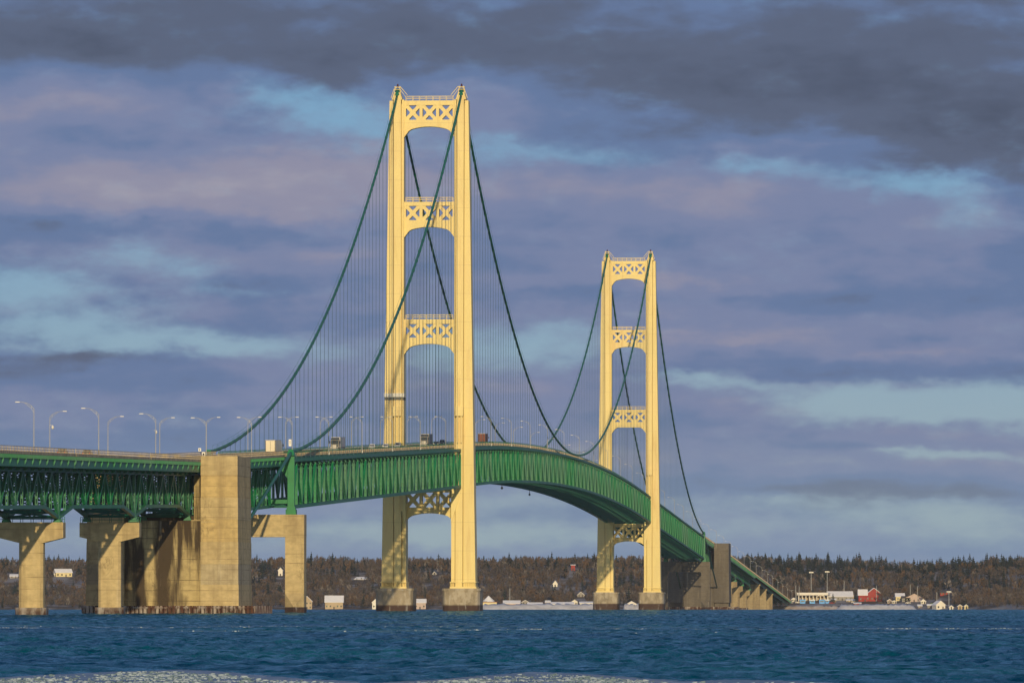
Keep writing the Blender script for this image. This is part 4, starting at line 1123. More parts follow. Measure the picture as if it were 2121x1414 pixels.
for q in ((1644, 1246, 9, 6, 3, M_WHITE, M_SNOW, 'small white kiosk where the bridge road meets the shore'), (1727, 1247, 8, 6, 3, M_TANW, M_SNOW, 'tan hut between the last blue booth and the grey building'),
          (1842, 1249, 9, 6, 3, M_PINKW, M_SNOW, 'pinkish shed between the barn and the yellow house'), (1852, 1250, 8, 5, 2, M_WHITE, M_SNOW, 'low white shed in front of the yellow house'),
          (1912, 1250, 10, 6, 4, M_WHITE, M_SNOW, 'white shed right of the reddish shore house'), (1925, 1258, 9, 6, 3, M_GREYW, M_SNOW, 'grey hut left of the white waterside cottage'),
          (1905, 1258, 8, 5, 3, M_PINKW, M_SNOW, 'pinkish hut near the water below the reddish house'), (1700, 1240, 16, 6, 4, M_TANW, M_SNOW, 'tan office behind the toll canopy'),
          (1015, 1253, 10, 6, 4, M_WHITE, M_SNOW, 'white hut behind the cream pavilion'), (1088, 1252, 14, 6, 4, M_GREYW, M_SNOW, 'grey boat shed behind the left dock shed'), (1135, 1252, 10, 6, 4, M_PINKW, M_SNOW, 'pinkish cabin behind the long dock shed'), (1190, 1252, 12, 7, 4, M_WHITE, M_SNOW, 'white cabin behind the right dock shed'),
          (825, 1262, 12, 6, 4, M_WHITE, M_SNOW, 'white cabin just right of the left tower pedestal')):
    house(*q, depth=5, gable=q[0] % 2 == 0, win=2)
def parked(px, py, label, m_):
    X, Y, z = shore_point(px, py); root = thing('parked_car', label, 'car', (X, Y, z), .2, 'cars parked on the far shore')
    b = MB(); b.taper((-2.1, 2.1, -.9, .9), .3, (-2.0, 2.0, -.85, .85), .85); b.taper((-1.2, 1.3, -.8, .8), .84, (-.8, .9, -.65, .65), 1.45); b.build('body', m_, root)
    w = MB(); w.box(-1.0, 1.05, -.83, -.70, .95, 1.3); w.build('window', M_WINDOW, root)
    for x in (-1.3, 1.3):
        t = MB(); t.tube([(x, -.95, .33), (x, -.7, .33)], .33, 8); t.build('wheel', M_SHINGLE, root)
for px, py, lab, m_ in ((1722, 1250, 'red car parked right of the last blue toll booth', M_REDW), (1768, 1249, 'white car parked left of the red annexe', M_WHITE), (1822, 1250, 'dark car parked below the red barn', M_SHINGLE), (1880, 1250, 'white car parked below the yellow house', M_WHITE), (1652, 1249, 'white car left of the first blue toll booth', M_WHITE)):
    parked(px, py, lab, m_)
# pavilion: a pointed snowy roof
X, Y, z = shore_point(1012, 1265); k = Y / FPX
pv = [o for o in bpy.data.objects if o.name.startswith('pavilion')][0]
m = MB(); w = 26 * k; n = 8
ring = [(w / 2 * math.cos(2 * math.pi * i / n), 4.5 + w / 2 * math.sin(2 * math.pi * i / n), 17 * k) for i in range(n)]
m.add(ring + [(0, 4.5, 29 * k)], [(i, (i + 1) % n, n) for i in range(n)] + [tuple(range(n - 1, -1, -1))])
m.build('cone_roof', M_SNOW, pv)

# toll plaza at the end of the bridge
X, Y, z = shore_point(1686, 1244); k = Y / FPX
tp = thing('toll_plaza', 'long white toll canopy with snow on its roof at the bridge end', 'toll plaza', (X, Y, z - .2), -.2, 'buildings on the far shore')
buildings.append((X, Y, 76 * k))
m = MB(); m.box(-35 * k, 30 * k, -2, 9, 12 * k, 16 * k); m.build('canopy', M_WHITE, tp)
m = MB(); m.box(-35.5 * k, 30.5 * k, -2.2, 9.2, 16 * k, 17.5 * k); m.build('roof_snow', M_SNOW, tp)
cm = MB(); cm.box(-.35, .35, -.35, .35, -1, 12 * k); cme = cm.mesh('column', M_WHITE)
for i in range(9): place('column', cme, tp, ((-33 + i * 7.6) * k, 1.5, 0))
hb = MB(); hb.box(-36 * k, 30 * k, 9.5, 13, -1, 10 * k); hb.build('back_building', M_TANW, tp)
for i, (px, lab) in enumerate(((1662, 'blue toll booth nearest the bridge end'), (1682, 'second blue toll booth from the bridge end'), (1702, 'third blue toll booth, left of a close pair'), (1713, 'blue toll booth farthest from the bridge end'))):
    X, Y, z = shore_point(px, 1249); k = Y / FPX; w = (5.5 if i < 3 else 3.8) * k
    b = thing('toll_booth', lab, 'toll booth', (X, Y - 2, z - .1), 0, 'blue toll booths')
    m = MB(); m.box(-w, w, 0, 2.6, -.8, 6.5 * k); m.build('cabin', M_BLUE, b)
    m = MB(); m.box(-w - .3, w + .3, -.3, 2.9, 6.5 * k, 8.2 * k); m.build('roof', M_SNOW if i % 2 else M_BLUE, b)
    m = MB(); m.box(-w * .7, w * .7, -.06, .02, 3.2 * k, 5.6 * k); m.build('window', M_WINDOW, b)
# causeway that carries the road ashore, and the snowy bank along the water
def bank(name, px0, px1, top_px, mat, seed, label, cat, base=1262.0, yoff=0.0):
    r = np.random.default_rng(seed); m = MB(); n = 40; Yb = 5562.0 + yoff
    rows = []
    for j in range(4):
        row = []
        for i in range(n + 1):
            px = lerp(px0, px1, i / n); Yy = Yb + j * 7; k = Yy / FPX
            e = min(1, min(i, n - i) / 3)
            h = (0, .75, 1.0, .2)[j] * top_px * k * e * (1 + r.normal(0, .10)) - 1.0 * (j in (0, 3))
            row.append(((px - 1060.5) * k, Yy, -drop(Yy) + h))
        rows.append(row)
    vs = [p for row in rows for p in row]; N1 = n + 1
    m.add(vs, [(j * N1 + i, j * N1 + i + 1, (j + 1) * N1 + i + 1, (j + 1) * N1 + i) for j in range(3) for i in range(n)])
    o = m.build(name, mat, smooth=True)
    return tag(o, label, cat)
M_SHOREROCK = material('tan_rock_and_frost', (0.40, 0.31, 0.23), .9, .5, .25, col2=(0.55, 0.50, 0.47))
bank('causeway_bank', 1592, 1745, 9.5, M_SHOREROCK, 3, 'tan rocky causeway bank under the end of the bridge', 'embankment')
M_SNOW_SHADE = material('cloud_shaded_snow', (0.60, 0.60, 0.64), .8, .3, .12, (1, 1, 3))  # snow colour greyed to stand for cloud shadow on the banks
bank('snow_bank', 1730, 1900, 12, M_SNOW_SHADE, 4, 'smooth snowy bank along the water below the red barn', 'snow bank', yoff=-26)
bank('snow_bank', 985, 1245, 13, M_SNOW_SHADE, 5, 'snowy shore bank below the white dock sheds', 'snow bank', yoff=-8)
bank('snow_bank', 1290, 1330, 13, M_SNOW_SHADE, 6, 'short snowy bank seen between the far tower pedestals', 'snow bank', yoff=-8)
# masts and poles on the shore
def mast(px, ytop, ybase, label, head=True, name='light_mast', cat='lamp'):
    X, Y, z = shore_point(px, ybase); k = Y / FPX; h = (ybase - ytop) * k
    root = thing(name, label, cat, (X, Y, z), 0, 'poles on the far shore')
    m = MB(); m.tube([(0, 0, -1), (0, 0, h)], [.30, .2], 6); m.build('pole', M_LAMP, root)
    if head:
        m = MB(); m.box(-1.7, 1.7, -.5, .5, h - .2, h + .15)
        for i in range(5): m.box(-1.6 + i * .7, -1.2 + i * .7, -.6, .6, h - .9, h - .2)
        m.build('lamp_head', M_LAMPHEAD, root)
    return root
mast(1680, 1184, 1240, 'left of the two tall floodlight masts behind the blue booths')
mast(1713, 1183, 1243, 'right of the two tall floodlight masts behind the blue booths')
mast(1748, 1202, 1240, 'bare utility pole right of the floodlight masts', False, 'utility_pole', 'pole')
mast(1885, 1210, 1243, 'bare pole standing above the reddish shore house', False, 'utility_pole', 'pole')
mast(1965, 1225, 1259, 'single lamp mast at the far right by the water')
mast(1648, 1212, 1246, 'short white mast at the left end of the toll canopy', False, 'utility_pole', 'pole')
mast(1655, 1214, 1246, 'second short mast at the left end of the toll canopy', False, 'utility_pole', 'pole')
mast(1815, 1212, 1245, 'thin pole behind the right wall of the red barn', False, 'utility_pole', 'pole')
mast(1900, 1214, 1246, 'thin pole right of the bare pole by the reddish house', False, 'utility_pole', 'pole')
mast(1940, 1226, 1256, 'thin pole above the lime green hut', False, 'utility_pole', 'pole')
mast(1056, 1218, 1258, 'thin utility pole right of the cream pavilion', False, 'utility_pole', 'pole')

# ------------------------------------------------------------------ trees
M_NEEDLE = material('dark_conifer_needles', (0.018, 0.030, 0.026), .8, .45, .06)
M_TWIG = material('bare_russet_twigs', (0.098, 0.072, 0.060), .9, .5, .03, col2=(0.060, 0.054, 0.060))
M_NEEDLE2 = material('blue_green_needles', (0.020, 0.034, 0.038), .8, .4, .08)
M_TWIG2 = material('grey_brown_twigs', (0.078, 0.068, 0.066), .9, .4, .05)
M_TWIG3 = material('ochre_oak_leaves', (0.120, 0.074, 0.040), .9, .4, .05)
M_TWIG4 = material('pale_birch_twigs', (0.19, 0.17, 0.165), .9, .4, .05)
M_BARK = material('grey_brown_bark', (0.10, 0.08, 0.065), .9, .3, .5)
def conifer(seed, rings, per, ragged):
    r = np.random.default_rng(seed); v = []; f = []
    for i in range(rings):
        u = i / (rings - 1); z = .14 + .84 * u; rad = (.30 * (1 - u) ** .75 + .02) * (1 + ragged * r.normal())
        a0 = r.random() * 6.28
        for j in range(per):
            if r.random() < .10: continue
            a = a0 + 6.283 * j / per + r.normal(0, .15); q = rad * (.72 + .5 * r.random()); dz = .05 + .05 * r.random()
            ca, sa = math.cos(a), math.sin(a); b = len(v); w = rad * .5 + .012
            v += [(0, 0, z + .05), (ca * q * .6 - sa * w, sa * q * .6 + ca * w, z - dz * .4), (ca * q, sa * q, z - dz), (ca * q * .6 + sa * w, sa * q * .6 - ca * w, z - dz * .4)]
            f.append((b, b + 1, b + 2, b + 3))
    b = len(v); v += [(0, 0, 1.0), (-.012, 0, .86), (.012, 0, .86)]; f.append((b, b + 1, b + 2))
    return v, f
def leafless(seed, n, wide):
    r = np.random.default_rng(seed); v = []; f = []
    for i in range(n):
        d = r.normal(size=3); d /= np.linalg.norm(d); q = r.random() ** .45
        c = np.array([d[0] * wide * q, d[1] * wide * q, .60 + d[2] * .38 * q])
        up = np.array([c[0] * .9, c[1] * .9, .55 + .5 * r.random()]) + r.normal(0, .2, 3); up /= np.linalg.norm(up)
        sd = np.cross(up, r.normal(size=3)); sd /= np.linalg.norm(sd)
        L_, w = .10 + .10 * r.random(), .022 + .035 * r.random(); b = len(v)
        v += [tuple(c - up * L_ * .7), tuple(c + sd * w), tuple(c + up * L_), tuple(c - sd * w)]; f.append((b, b + 1, b + 2, b + 3))
    return v, f
def trunk_geo(seed, limbs, top):
    m = MB(); m.tube([(0, 0, -.06), (0, 0, .3), (0, 0, top)], [.018, .013, .004], 5, cap=False)
    r = np.random.default_rng(seed)
    for i in range(limbs):
        a = r.random() * 6.28; z = .28 + .4 * r.random(); l = .16 + .14 * r.random()
        m.tube([(0, 0, z), (math.cos(a) * l, math.sin(a) * l, z + l * 1.1)], [.008, .002], 3, cap=False)
    return m.v, m.f
KINDS = []
for i in range(3): KINDS.append(('conifer', conifer(20 + i, 8, 5, .12 + .05 * i), trunk_geo(i, 0, .9)))
for i in range(4): KINDS.append(('bare', leafless(40 + i, 31, .24 + .04 * i), trunk_geo(9 + i, 5, .8)))
def py_of(X, Y, z): return 1243 - (z - CAM_H) * FPX / Y
SPOTS = ((40, 'left of the leftmost pier'), (110, 'behind the leftmost pier'), (190, 'between the two hammerhead piers'), (520, 'behind the near anchorage'), (590, 'between anchorage and bent pier column'),
         (660, 'just right of the bent pier column'), (725, 'midway from bent pier to front tower'), (800, 'just left of the front tower'), (870, 'inside the front tower, left half'), (940, 'inside the front tower, right half'),
         (1010, 'just right of the front tower'), (1080, 'above the cream pavilion'), (1160, 'above the long dock shed'), (1245, 'just left of the far tower'), (1310, 'inside the far tower, left half'), (1375, 'inside the far tower, right half'),
         (1520, 'behind the far anchorage'), (1580, 'right of the far anchorage'), (1640, 'above the end of the bridge'), (1700, 'above the blue toll booths'), (1760, 'above the wide grey building'), (1830, 'above the red barn'),
         (1890, 'above the yellow house'), (1940, 'above the lime green hut'), (2000, 'above the white waterside cottage'), (2060, 'right of the last shore huts'), (9999, 'at the right edge'))
def plant():
    r = np.random.default_rng(21)
    n = 21500
    Y = 5290 + 1230 * r.random(n); v = r.random(n) * 2 - 1
    X = np.where(np.abs(v) < .88, v * .0785 / .88, np.sign(v) * (.0785 + (np.abs(v) - .88) / .12 * .045)) * Y
    q = Y - shore_y(X); g = ground(X, Y); h = g + drop(Y)
    px = X / Y * FPX + 1060.5
    ok = (q > 5) & (Y < 6480)
    ok &= ~((q < 105) & (px > 1560) & (px < 1925))
    ok &= ~((q < 70) & (px > 975) & (px < 1345))
    ok &= ~((q < 7) & (px < 975))
    tip0 = py_of(X, Y, g + 9.5)
    for (bx, by, bw) in buildings:
        base = py_of(bx, by, float(ground(bx, by)))
        near = np.abs(X / Y - bx / by) * by < bw * .55 + 2.0
        ok &= ~((Y > by - 330) & (Y < by) & near & (tip0 < base - 1.5))
        ok &= ~((Y >= by - 4) & (Y < by + 16) & near)
    # right of the barn the shore wood thickens
    X, Y, g, h, px, q = X[ok], Y[ok], g[ok], h[ok], px[ok], q[ok]
    n = len(X)
    kk = q / 740
    pc = np.where(kk > .70, np.where(px > 1480, .90, .36), np.where(kk > .50, np.where(px > 1480, .5, .2), np.where(px > 1480, .12, .07)))
    patch = snoise(X, Y, 31, ((120, 1.), (60, .6))) * .28
    con = r.random(n) < np.clip(pc + patch * (kk > .2), .02, .95)
    kind = np.where(con, r.integers(0, 3, n), r.integers(3, 7, n))
    ht = np.where(con, 4.6 + 8.0 * r.random(n) ** 4.5, 4.8 + 4.6 * r.random(n))
    ht = ht * np.where(~con & (kk < .12), .9, 1.0)
    rot = r.random(n) * 6.283
    # the ones a viewer can pick out: the highest tip in each narrow column of the skyline, then the front row of the shore
    inside = (px > 0) & (px < 2121)
    tip = py_of(X, Y, g + ht)
    pick = set()
    for b in range(0, 2121, 11):
        idx = np.where(inside & (px >= b) & (px < b + 11))[0]
        if len(idx): pick.add(int(idx[np.argmin(tip[idx])]))
    rest = [i for i in np.argsort(Y / ht) if inside[i] and int(i) not in pick and q[i] < 260]
    for i in rest:
        if len(pick) >= 298: break
        pick.add(int(i))
    tm = {}
    for k, (nm, (cv, cf), (tv, tf)) in enumerate(KINDS):
        a = MB(); a.add(cv, cf); b = MB(); b.add(tv, tf)
        tm[k] = (a.mesh('crown', M_NEEDLE if nm == 'conifer' else M_TWIG), b.mesh('trunk', M_BARK))
    for i in sorted(pick):
        k = int(kind[i]); top = kk[i] > .5
        side = next(t for e, t in SPOTS if px[i] < e)
        size = 'tall' if ht[i] > (8.5 if con[i] else 7.4) else 'short'
        if con[i]: nm, lab, grp = 'conifer_tree', f"{size} dark conifer {'on the ridge skyline' if top else 'low on the wooded shore'} {side}", f"conifers {'on the ridge' if top else 'by the shore'} {side}"
        else: nm, lab, grp = 'bare_tree', f"{size} bare russet tree {'on the ridge skyline' if top else 'in the shore woods'} {side}", f"bare trees {'on the ridge' if top else 'by the shore'} {side}"
        root = thing(nm, lab, 'tree', (X[i], Y[i], g[i] - .2), rot[i], grp)
        root.scale = (ht[i], ht[i], ht[i])
        place('crown', tm[k][0], root); place('trunk', tm[k][1], root)
    # everything else is the wood itself
    keep = np.array([i for i in range(n) if i not in pick])
    V = []; F = []; Mi = []; off = 0
    for k, (nm, (cv, cf), (tv, tf)) in enumerate(KINDS):
        ids = keep[kind[keep] == k]
        av = np.array(cv + tv); nv = len(av)
        quads = np.array([q4 if len(q4) == 4 else (*q4, q4[-1]) for q4 in cf] , dtype=np.int64)
        quads = quads[[len(q4) == 4 for q4 in cf]]
        tq = np.array([q4 for q4 in tf if len(q4) == 4], dtype=np.int64) + len(cv)
        fq = np.concatenate([quads, tq]); mi = np.concatenate([np.full(len(quads), 1), np.full(len(tq), 0)])
        c, s = np.cos(rot[ids])[:, None], np.sin(rot[ids])[:, None]; H = ht[ids][:, None]
        P = np.stack([X[ids][:, None] + H * (av[:, 0] * c - av[:, 1] * s), Y[ids][:, None] + H * (av[:, 0] * s + av[:, 1] * c), (g[ids] - .2)[:, None] + H * av[:, 2]], -1)
        V.append(P.reshape(-1, 3)); F.append((fq[None] + (np.arange(len(ids)) * nv)[:, None, None] + off).reshape(-1, 4)); tint = r.choice([1, 2], len(ids), p=[.6, .4]) if nm == 'conifer' else r.choice([3, 4, 5, 6], len(ids), p=[.42, .33, .18, .07]); Mi.append((mi[None] * tint[:, None]).ravel())
        off += len(ids) * nv
    V = np.concatenate(V); F = np.concatenate(F); Mi = np.concatenate(Mi)
    me = bpy.data.meshes.new('forest'); me.vertices.add(len(V)); me.vertices.foreach_set('co', V.ravel())
    me.loops.add(F.size); me.loops.foreach_set('vertex_index', F.ravel().astype(np.int32))
    me.polygons.add(len(F)); me.polygons.foreach_set('loop_start', np.arange(0, F.size, 4, dtype=np.int32)); me.polygons.foreach_set('loop_total', np.full(len(F), 4, np.int32))
    for m in (M_BARK, M_NEEDLE, M_NEEDLE2, M_TWIG, M_TWIG2, M_TWIG3, M_TWIG4): me.materials.append(m)
    me.polygons.foreach_set('material_index', Mi.astype(np.int32)); me.update(calc_edges=True)
    o = place('forest', me, kind='stuff'); tag(o, 'russet leafless woods with dark conifers covering the far hillside', 'forest')
    print('trees', n, 'faces', len(F))
plant()
def yard_tree(px, py, h, k, label, group=None):
    X, Y, z = shore_point(px, py)
    nm, (cv, cf), (tv, tf) = KINDS[k]
    root = thing('conifer_tree' if nm == 'conifer' else 'bare_tree', label, 'tree', (X, Y, z - .2), px * 1.7, group); root.scale = (h, h, h)
    a = MB(); a.add(cv, cf); a.build('crown', M_NEEDLE if nm == 'conifer' else M_TWIG, root); b = MB(); b.add(tv, tf); b.build('trunk', M_BARK, root)
for px, h, k, lab in ((1832, 13, 5, 'broad bare tree between the red barn and the yellow house'), (1842, 11, 6, 'second bare tree left of the yellow house'), (1824, 10, 4, 'lower bare tree at the right wall of the red barn'), (1772, 9, 0, 'dark small conifer in front of the red annexe'), (1912, 10, 3, 'thin bare tree right of the reddish shore house'), (1925, 9, 5, 'bare tree left of the white waterside cottage'), (1725, 8, 1, 'dark conifer behind the last blue toll booth')):
    yard_tree(px, 1249, h, k, lab)

# ------------------------------------------------------------------ street lamps
lp = MB(); lp.tube([(0, 0, -.4), (0, 0, 8.4)], [.105, .065], 8); lp.box(-.22, .22, -.22, .22, -.4, .25); lamp_pole = lp.mesh('pole', M_LAMP)
la = MB(); la.tube([(0, 0, 8.35), (-.5, 0, 8.95), (-1.3, 0, 9.4), (-2.3, 0, 9.62), (-2.8, 0, 9.66)], [.06, .055, .05, .045, .045], 6); la.tube([(0, 0, 7.6), (-.5, 0, 8.45), (-1.3, 0, 9.1), (-1.7, 0, 9.42)], .035, 5); la.bar((-.5, 0, 8.45), (-.5, 0, 8.95), .05, .05)
lamp_arm = la.mesh('arm', M_LAMP)
lh = MB(); lh.taper((-3.6, -2.7, -.13, .13), 9.56, (-3.5, -2.75, -.08, .08), 9.72); lamp_head = lh.mesh('lamp_head', M_LAMPHEAD)
lamp0 = None
def lamp(t, s, label, group):
    global lamp0
    if lamp0 is None:
        lamp0 = thing('street_lamp', label, 'street lamp'); place('pole', lamp_pole, lamp0); place('arm', lamp_arm, lamp0); place('lamp_head', lamp_head, lamp0); o = lamp0
    else: o = copy_tree(lamp0)
    o.location = W(t, s, zd(s) + .1); o.rotation_euler = (0, 0, -TH if t > 0 else math.pi - TH)
    o['label'] = label; o['group'] = group
    return o
near_lab = {0: 'first', 1: 'second', 2: 'third', 3: 'fourth', 4: 'fifth', 5: 'sixth', 6: 'seventh', 7: 'eighth'}
sr0 = s_of(70, 8.3); sl0 = s_of(103, -8.3)
for side, s0, t, w in ((1, sr0, 8.3, 'near'), (-1, sl0, -8.3, 'far')):
    i = 0; s = s0
    while s < 3330:
        if s < S_ANCH2 and min(abs(s), abs(s - S_FAR)) < 7: s += 9
        if i < 8: lab = f'grey street lamp on the {w} railing, {near_lab[i]} from the left end of the bridge'
        elif s < S_FAR: lab = f'small street lamp on the {w} railing of the main span'
        elif s < S_ANCH2: lab = f'small street lamp on the {w} railing beyond the far tower'
        else: lab = f'tiny street lamp on the {w} railing of the far approach'
        lamp(t, s, lab, 'street lamps along the bridge railings'); s += 97.6; i += 1
# signs and cameras fixed to the lamp posts
def post_sign(px, t, z0, w, h, label, ink):
    s = s_of(px, t); z = zd(s)
    root = thing('post_sign', label, 'sign', W(t, s - .3, z + z0), -TH, 'signs on lamp posts')
    m = MB(); m.box(-w / 2, w / 2, -.06, 0, 0, h); m.build('panel', M_SIGN, root)
    m = MB()
    for (a, b, c, d) in ink: m.box(a * w, b * w, -.075, -.058, c * h, d * h)
    m.build('symbol', M_BLACK, root)
    m = MB(); m.box(-.05, .05, 0, .2, h * .3, h * .45); m.build('bracket', M_LAMP, root)
post_sign(601, 8.3, 2.4, .68, 1.7, 'tall white notice on the lamp post beside the near cable bent', [(-.25, .25, .70, .75), (-.25, .2, .58, .63), (-.25, .25, .46, .51), (-.2, .2, .3, .35)])
post_sign(414, -8.3, 1.4, .66, .8, 'small white notice on the left lamp post above the near anchorage', [(-.12, .12, .15, .85)])
post_sign(422, 8.3, 1.0, .66, 1.0, 'white box with dark square on the right lamp post above the near anchorage', [(-.28, .28, .3, .72)])
def camera_ball(px, t, label):
    s = s_of(px, t); z = zd(s) + 6.4
    root = thing('traffic_camera', label, 'camera', W(t, s, z), -TH, 'cameras on lamp posts')
    m = MB(); m.bar((0, 0, .4), (.55, 0, .4), .07, .07); m.build('bracket', M_LAMP, root)
    m = MB(); m.tube([(.6, 0, .45), (.6, 0, .2), (.6, 0, -.05), (.6, 0, -.3), (.6, 0, -.42)], [.08, .24, .30, .2, .03], 8); m.build('dome', M_LAMPHEAD, root, smooth=True)
camera_ball(103, -8.3, 'white dome camera on the second lamp post from the left')
camera_ball(318, -8.3, 'white dome camera on the left lamp of the third pair')

# ------------------------------------------------------------------ vehicles
def paint(name, c): return material(name, c, .35, spec=.5)
M_CHROME = material('chrome', (.30, .30, .31), .4, metallic=.3)
M_TRAILER = material('cream_trailer_sheet', (.72, .66, .52), .5, .08, .5)
M_TRAILER_G = material('grey_trailer_sheet', (.50, .50, .51), .5, .1, .5)
M_TRAILER_B = material('dark_grey_trailer_sheet', (.13, .14, .15), .5, .1, .5)
M_TRAILER_R = material('rusty_red_container', (.20, .065, .045), .6, .2, .5)
M_LIGHTS = material('headlamp_glass', (.85, .85, .8), .15, spec=.6)
M_TAIL = material('tail_lamp_red', (.5, .02, .02), .3)
wh = MB(); wh.tube([(-.15, 0, 0), (.15, 0, 0)], .5, 12); wheel_me = wh.mesh('wheel', M_BLACK)
wh = MB(); wh.tube([(-.11, 0, 0), (.11, 0, 0)], .33, 12); wheel_s = wh.mesh('wheel', M_BLACK)
def put(t, s, rev):
    sl = (zd(s + 1) - zd(s - 1)) / 2
    return W(t, s, zd(s) + .01), (-math.atan(sl) if rev else math.atan(sl), 0, (math.pi if rev else 0) - TH)
def car(t, px, label, col, rev, kind='car', cat='car'):
    s = s_of(px, t); loc, rot = put(t, s, rev)
    root = thing('car' if kind == 'car' else 'sport_utility_vehicle', label, cat, loc, 0, 'cars crossing the bridge'); root.rotation_euler = rot
    h = 1.45 if kind == 'car' else 1.8; b = .85 if kind == 'car' else 1.05
    m = MB(); m.prism([(-2.2, .3), (2.2, .3), (2.25, .62), (2.05, b - .12), (1.0, b), (-2.1, b), (-2.25, .65)], -.88, .88)
    v = [(y, x, z) for x, y, z in m.v]; m2 = MB(); m2.add(v, [f[::-1] for f in m.f])
    m2.taper((-.85, .85, -2.0 if kind != 'car' else -1.5, .95), b - .02, (-.68, .68, -1.75 if kind != 'car' else -.85, .15), h)
    mt = paint(f'{col[0]}_car_paint', col[1]); m2.build('body', mt, root)
    g = MB()
    yb = (-2.03, -1.77) if kind != 'car' else (-1.54, -.88)
    g.add([(-.72, .96, b + .04), (.72, .96, b + .04), (.6, .22, h - .08), (-.6, .22, h - .08)], [(1, 0, 3, 2)]); g.build('windscreen', M_GLASS, root)
    g = MB(); g.add([(-.72, yb[0], b + .04), (.72, yb[0], b + .04), (.6, yb[1] - .02, h - .08), (-.6, yb[1] - .02, h - .08)], [(0, 1, 2, 3)]); g.build('rear_window', M_GLASS, root)
    for sd in (-1, 1):
        g = MB(); g.add([(sd * .855, yb[0] + .35, b + .05), (sd * .855, .75, b + .05), (sd * .72, .15, h - .1), (sd * .72, yb[1] + .2, h - .1)], [(0, 1, 2, 3)]); g.build('side_window', M_GLASS, root)
        for y in (-1.35, 1.4): place('wheel', wheel_s, root, (sd * .80, y, .33))
        l = MB(); l.box(sd * .5, sd * .84, 2.16, 2.26, .58, .76); l.build('headlight', M_LIGHTS, root)
        l = MB(); l.box(sd * .52, sd * .84, -2.27, -2.16, .62, .82); l.build('tail_light', M_TAIL, root)
    return root
def truck(t, px, label, cabcol, trailer, rev, tl=14.5, th=3.95, cat='truck'):
    s = s_of(px, t); loc, rot = put(t, s, rev)
    root = thing('semi_truck', label, cat, loc, 0, 'trucks crossing the bridge'); root.rotation_euler = rot
    y0 = 0.0 if not rev else -(tl + 5.8)        # rear end (or front end) sits at the given spot
    if rev: y0 = -(tl + 6.6)
    c = paint(f'{cabcol[0]}_cab_paint', cabcol[1])
    m = MB(); m.box(-1.27, 1.27, y0, y0 + tl, 1.15, th); m.build('trailer', trailer, root)
    d = MB()
    for sd in (-1, 1): d.box(sd * .02, sd * 1.2, y0 - .05, y0 + .0, 1.25, th - .12)
    d.build('trailer_door', trailer, root)
    d = MB(); d.box(-.03, .03, y0 - .09, y0 - .05, 1.3, th - .2); d.box(-1.24, 1.24, y0 - .1, y0, .95, 1.15)
    for sd in (-1, 1): d.box(sd * 1.12, sd * 1.24, y0 - .1, y0 - .04, 1.2, th - .05)
    d.build('door_bar', M_BLACK, root)
    tb = MB(); tb.box(-1.28, 1.28, y0 - .06, y0 + tl + .03, th - .1, th + .05); tb.build('top_rail', M_TRAILER_G, root)
    yc = y0 + tl + .9
    m = MB(); m.taper((-1.2, 1.2, yc, yc + 2.4), .95, (-1.15, 1.15, yc, yc + 2.1), 3.35)
    m.prism([(0, 0)] * 3, 0, .01) if False else None
    m.taper((-1.12, 1.12, yc, yc + 2.0), 3.35, (-1.05, 1.05, yc, yc + .9), th - .1)
    m.taper((-1.05, 1.05, yc + 2.38, yc + 4.4), .75, (-.85, .85, yc + 2.3, yc + 4.2), 2.0)
    m.build('cab', c, root)
    g = MB(); g.add([(-1.02, yc + 2.33, 2.1), (1.02, yc + 2.33, 2.1), (.98, yc + 2.16, 3.15), (-.98, yc + 2.16, 3.15)], [(1, 0, 3, 2)]); g.build('windscreen', M_GLASS, root)
    g = MB(); g.box(-.62, .62, yc + 4.36, yc + 4.46, .85, 1.85)
    for i in range(5): g.box(-.6, .6, yc + 4.44, yc + 4.5, .92 + i * .19, 1.0 + i * .19)
    g.build('grille', M_CHROME, root)
    g = MB(); g.box(-1.2, 1.2, yc + 4.3, yc + 4.62, .42, .75); g.build('bumper', M_CHROME, root)
    for sd in (-1, 1):
        l = MB(); l.box(sd * .80, sd * 1.02, yc + 4.3, yc + 4.45, 1.0, 1.2); l.build('headlight', M_LIGHTS, root)
        mr = MB(); mr.box(sd * 1.32, sd * 1.55, yc + 2.1, yc + 2.25, 2.2, 2.95); mr.bar((sd * 1.15, yc + 2.15, 2.6), (sd * 1.4, yc + 2.15, 2.6), .06, .06); mr.build('mirror', M_BLACK, root)
        l = MB(); l.box(sd * .8, sd * 1.15, y0 - .12, y0 - .05, .98, 1.12); l.build('tail_light', M_TAIL, root)
        for y in (y0 + 1.0, y0 + 2.3, yc + .3, yc + 3.4): place('wheel', wheel_me, root, (sd * 1.02, y, .5))
        wf = MB(); wf.box(sd * 1.28, sd * 1.3, y0 + 4, y0 + tl - 3, .55, 1.0); wf.build('side_skirt', M_TRAILER_G, root)
    return root
truck(5.5, 560, 'cream box trailer driving away beside the near cable bent', ('white', (.7, .7, .7)), M_TRAILER, False)
truck(-1.9, 691, 'dark truck with grey trailer coming towards the near cable bent', ('black', (.02, .025, .03)), M_TRAILER_G, True)
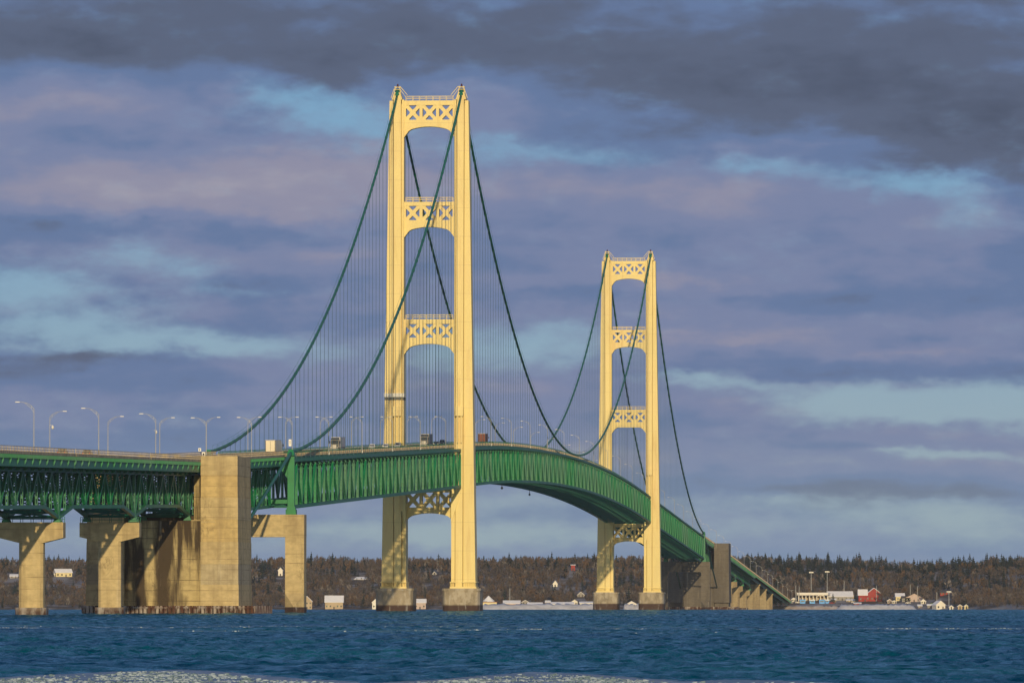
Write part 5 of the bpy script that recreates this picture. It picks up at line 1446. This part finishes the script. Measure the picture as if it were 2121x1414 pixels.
truck(-1.9, 877, 'dark grey truck coming out between the legs of the front tower', ('charcoal', (.06, .06, .065)), M_TRAILER_B, True, th=4.1)
truck(3.6, 998, 'rusty red container truck driving away just past the front tower', ('grey', (.3, .3, .3)), M_TRAILER_R, False, 10.0)
car(-5.5, 771, 'first white car from the left on the road before the front tower', ('white', (.75, .75, .73)), True)
car(-5.5, 799, 'second white car, just left of the front tower leg', ('pale', (.66, .66, .66)), True)
car(-1.9, 824, 'silver sport utility vehicle in front of the left leg of the front tower', ('silver', (.45, .46, .47)), True, 'suv')
car(-1.9, 904, 'dark car following the dark grey truck inside the front tower', ('black', (.03, .03, .035)), True)
car(-5.5, 916, 'dark tall vehicle nearest the right leg inside the front tower', ('dark_grey', (.07, .07, .075)), True, 'suv')
car(2.0, 1018, 'dark car right behind the rusty red truck', ('navy', (.03, .04, .06)), False)
car(3.0, 1050, 'dark car alone where the left cable meets the road', ('brown', (.06, .045, .04)), False)
car(3.5, 1202, 'car glinting near the lowest point of the right main cable', ('bronze', (.40, .28, .18)), True, 'suv')
car(4.0, 130, 'left dark car behind the railing above the left pier', ('slate', (.05, .055, .06)), False)
car(4.0, 181, 'right dark car behind the railing above the left piers', ('graphite', (.04, .04, .042)), False)

# ------------------------------------------------------------------ air
HAZE = 1.7e-5
def make_haze():
    m = MB(); m.box(-2600, 2600, -750, 8900, -18, 178)
    o = m.build('haze', [], kind='stuff')
    mt = bpy.data.materials.new('thin_winter_haze'); mt.use_nodes = True; nt = mt.node_tree
    for n in list(nt.nodes):
        if n.type == 'BSDF_PRINCIPLED': nt.nodes.remove(n)
    v = nt.nodes.new('ShaderNodeVolumePrincipled'); v.inputs['Color'].default_value = (.72, .82, 1.0, 1); v.inputs['Density'].default_value = HAZE
    out = [n for n in nt.nodes if n.type == 'OUTPUT_MATERIAL'][0]
    nt.links.new(v.outputs[0], out.inputs['Volume'])
    o.data.materials.append(mt)
    tag(o, 'thin blue winter haze over the lake', 'haze')
if HAZE: make_haze()
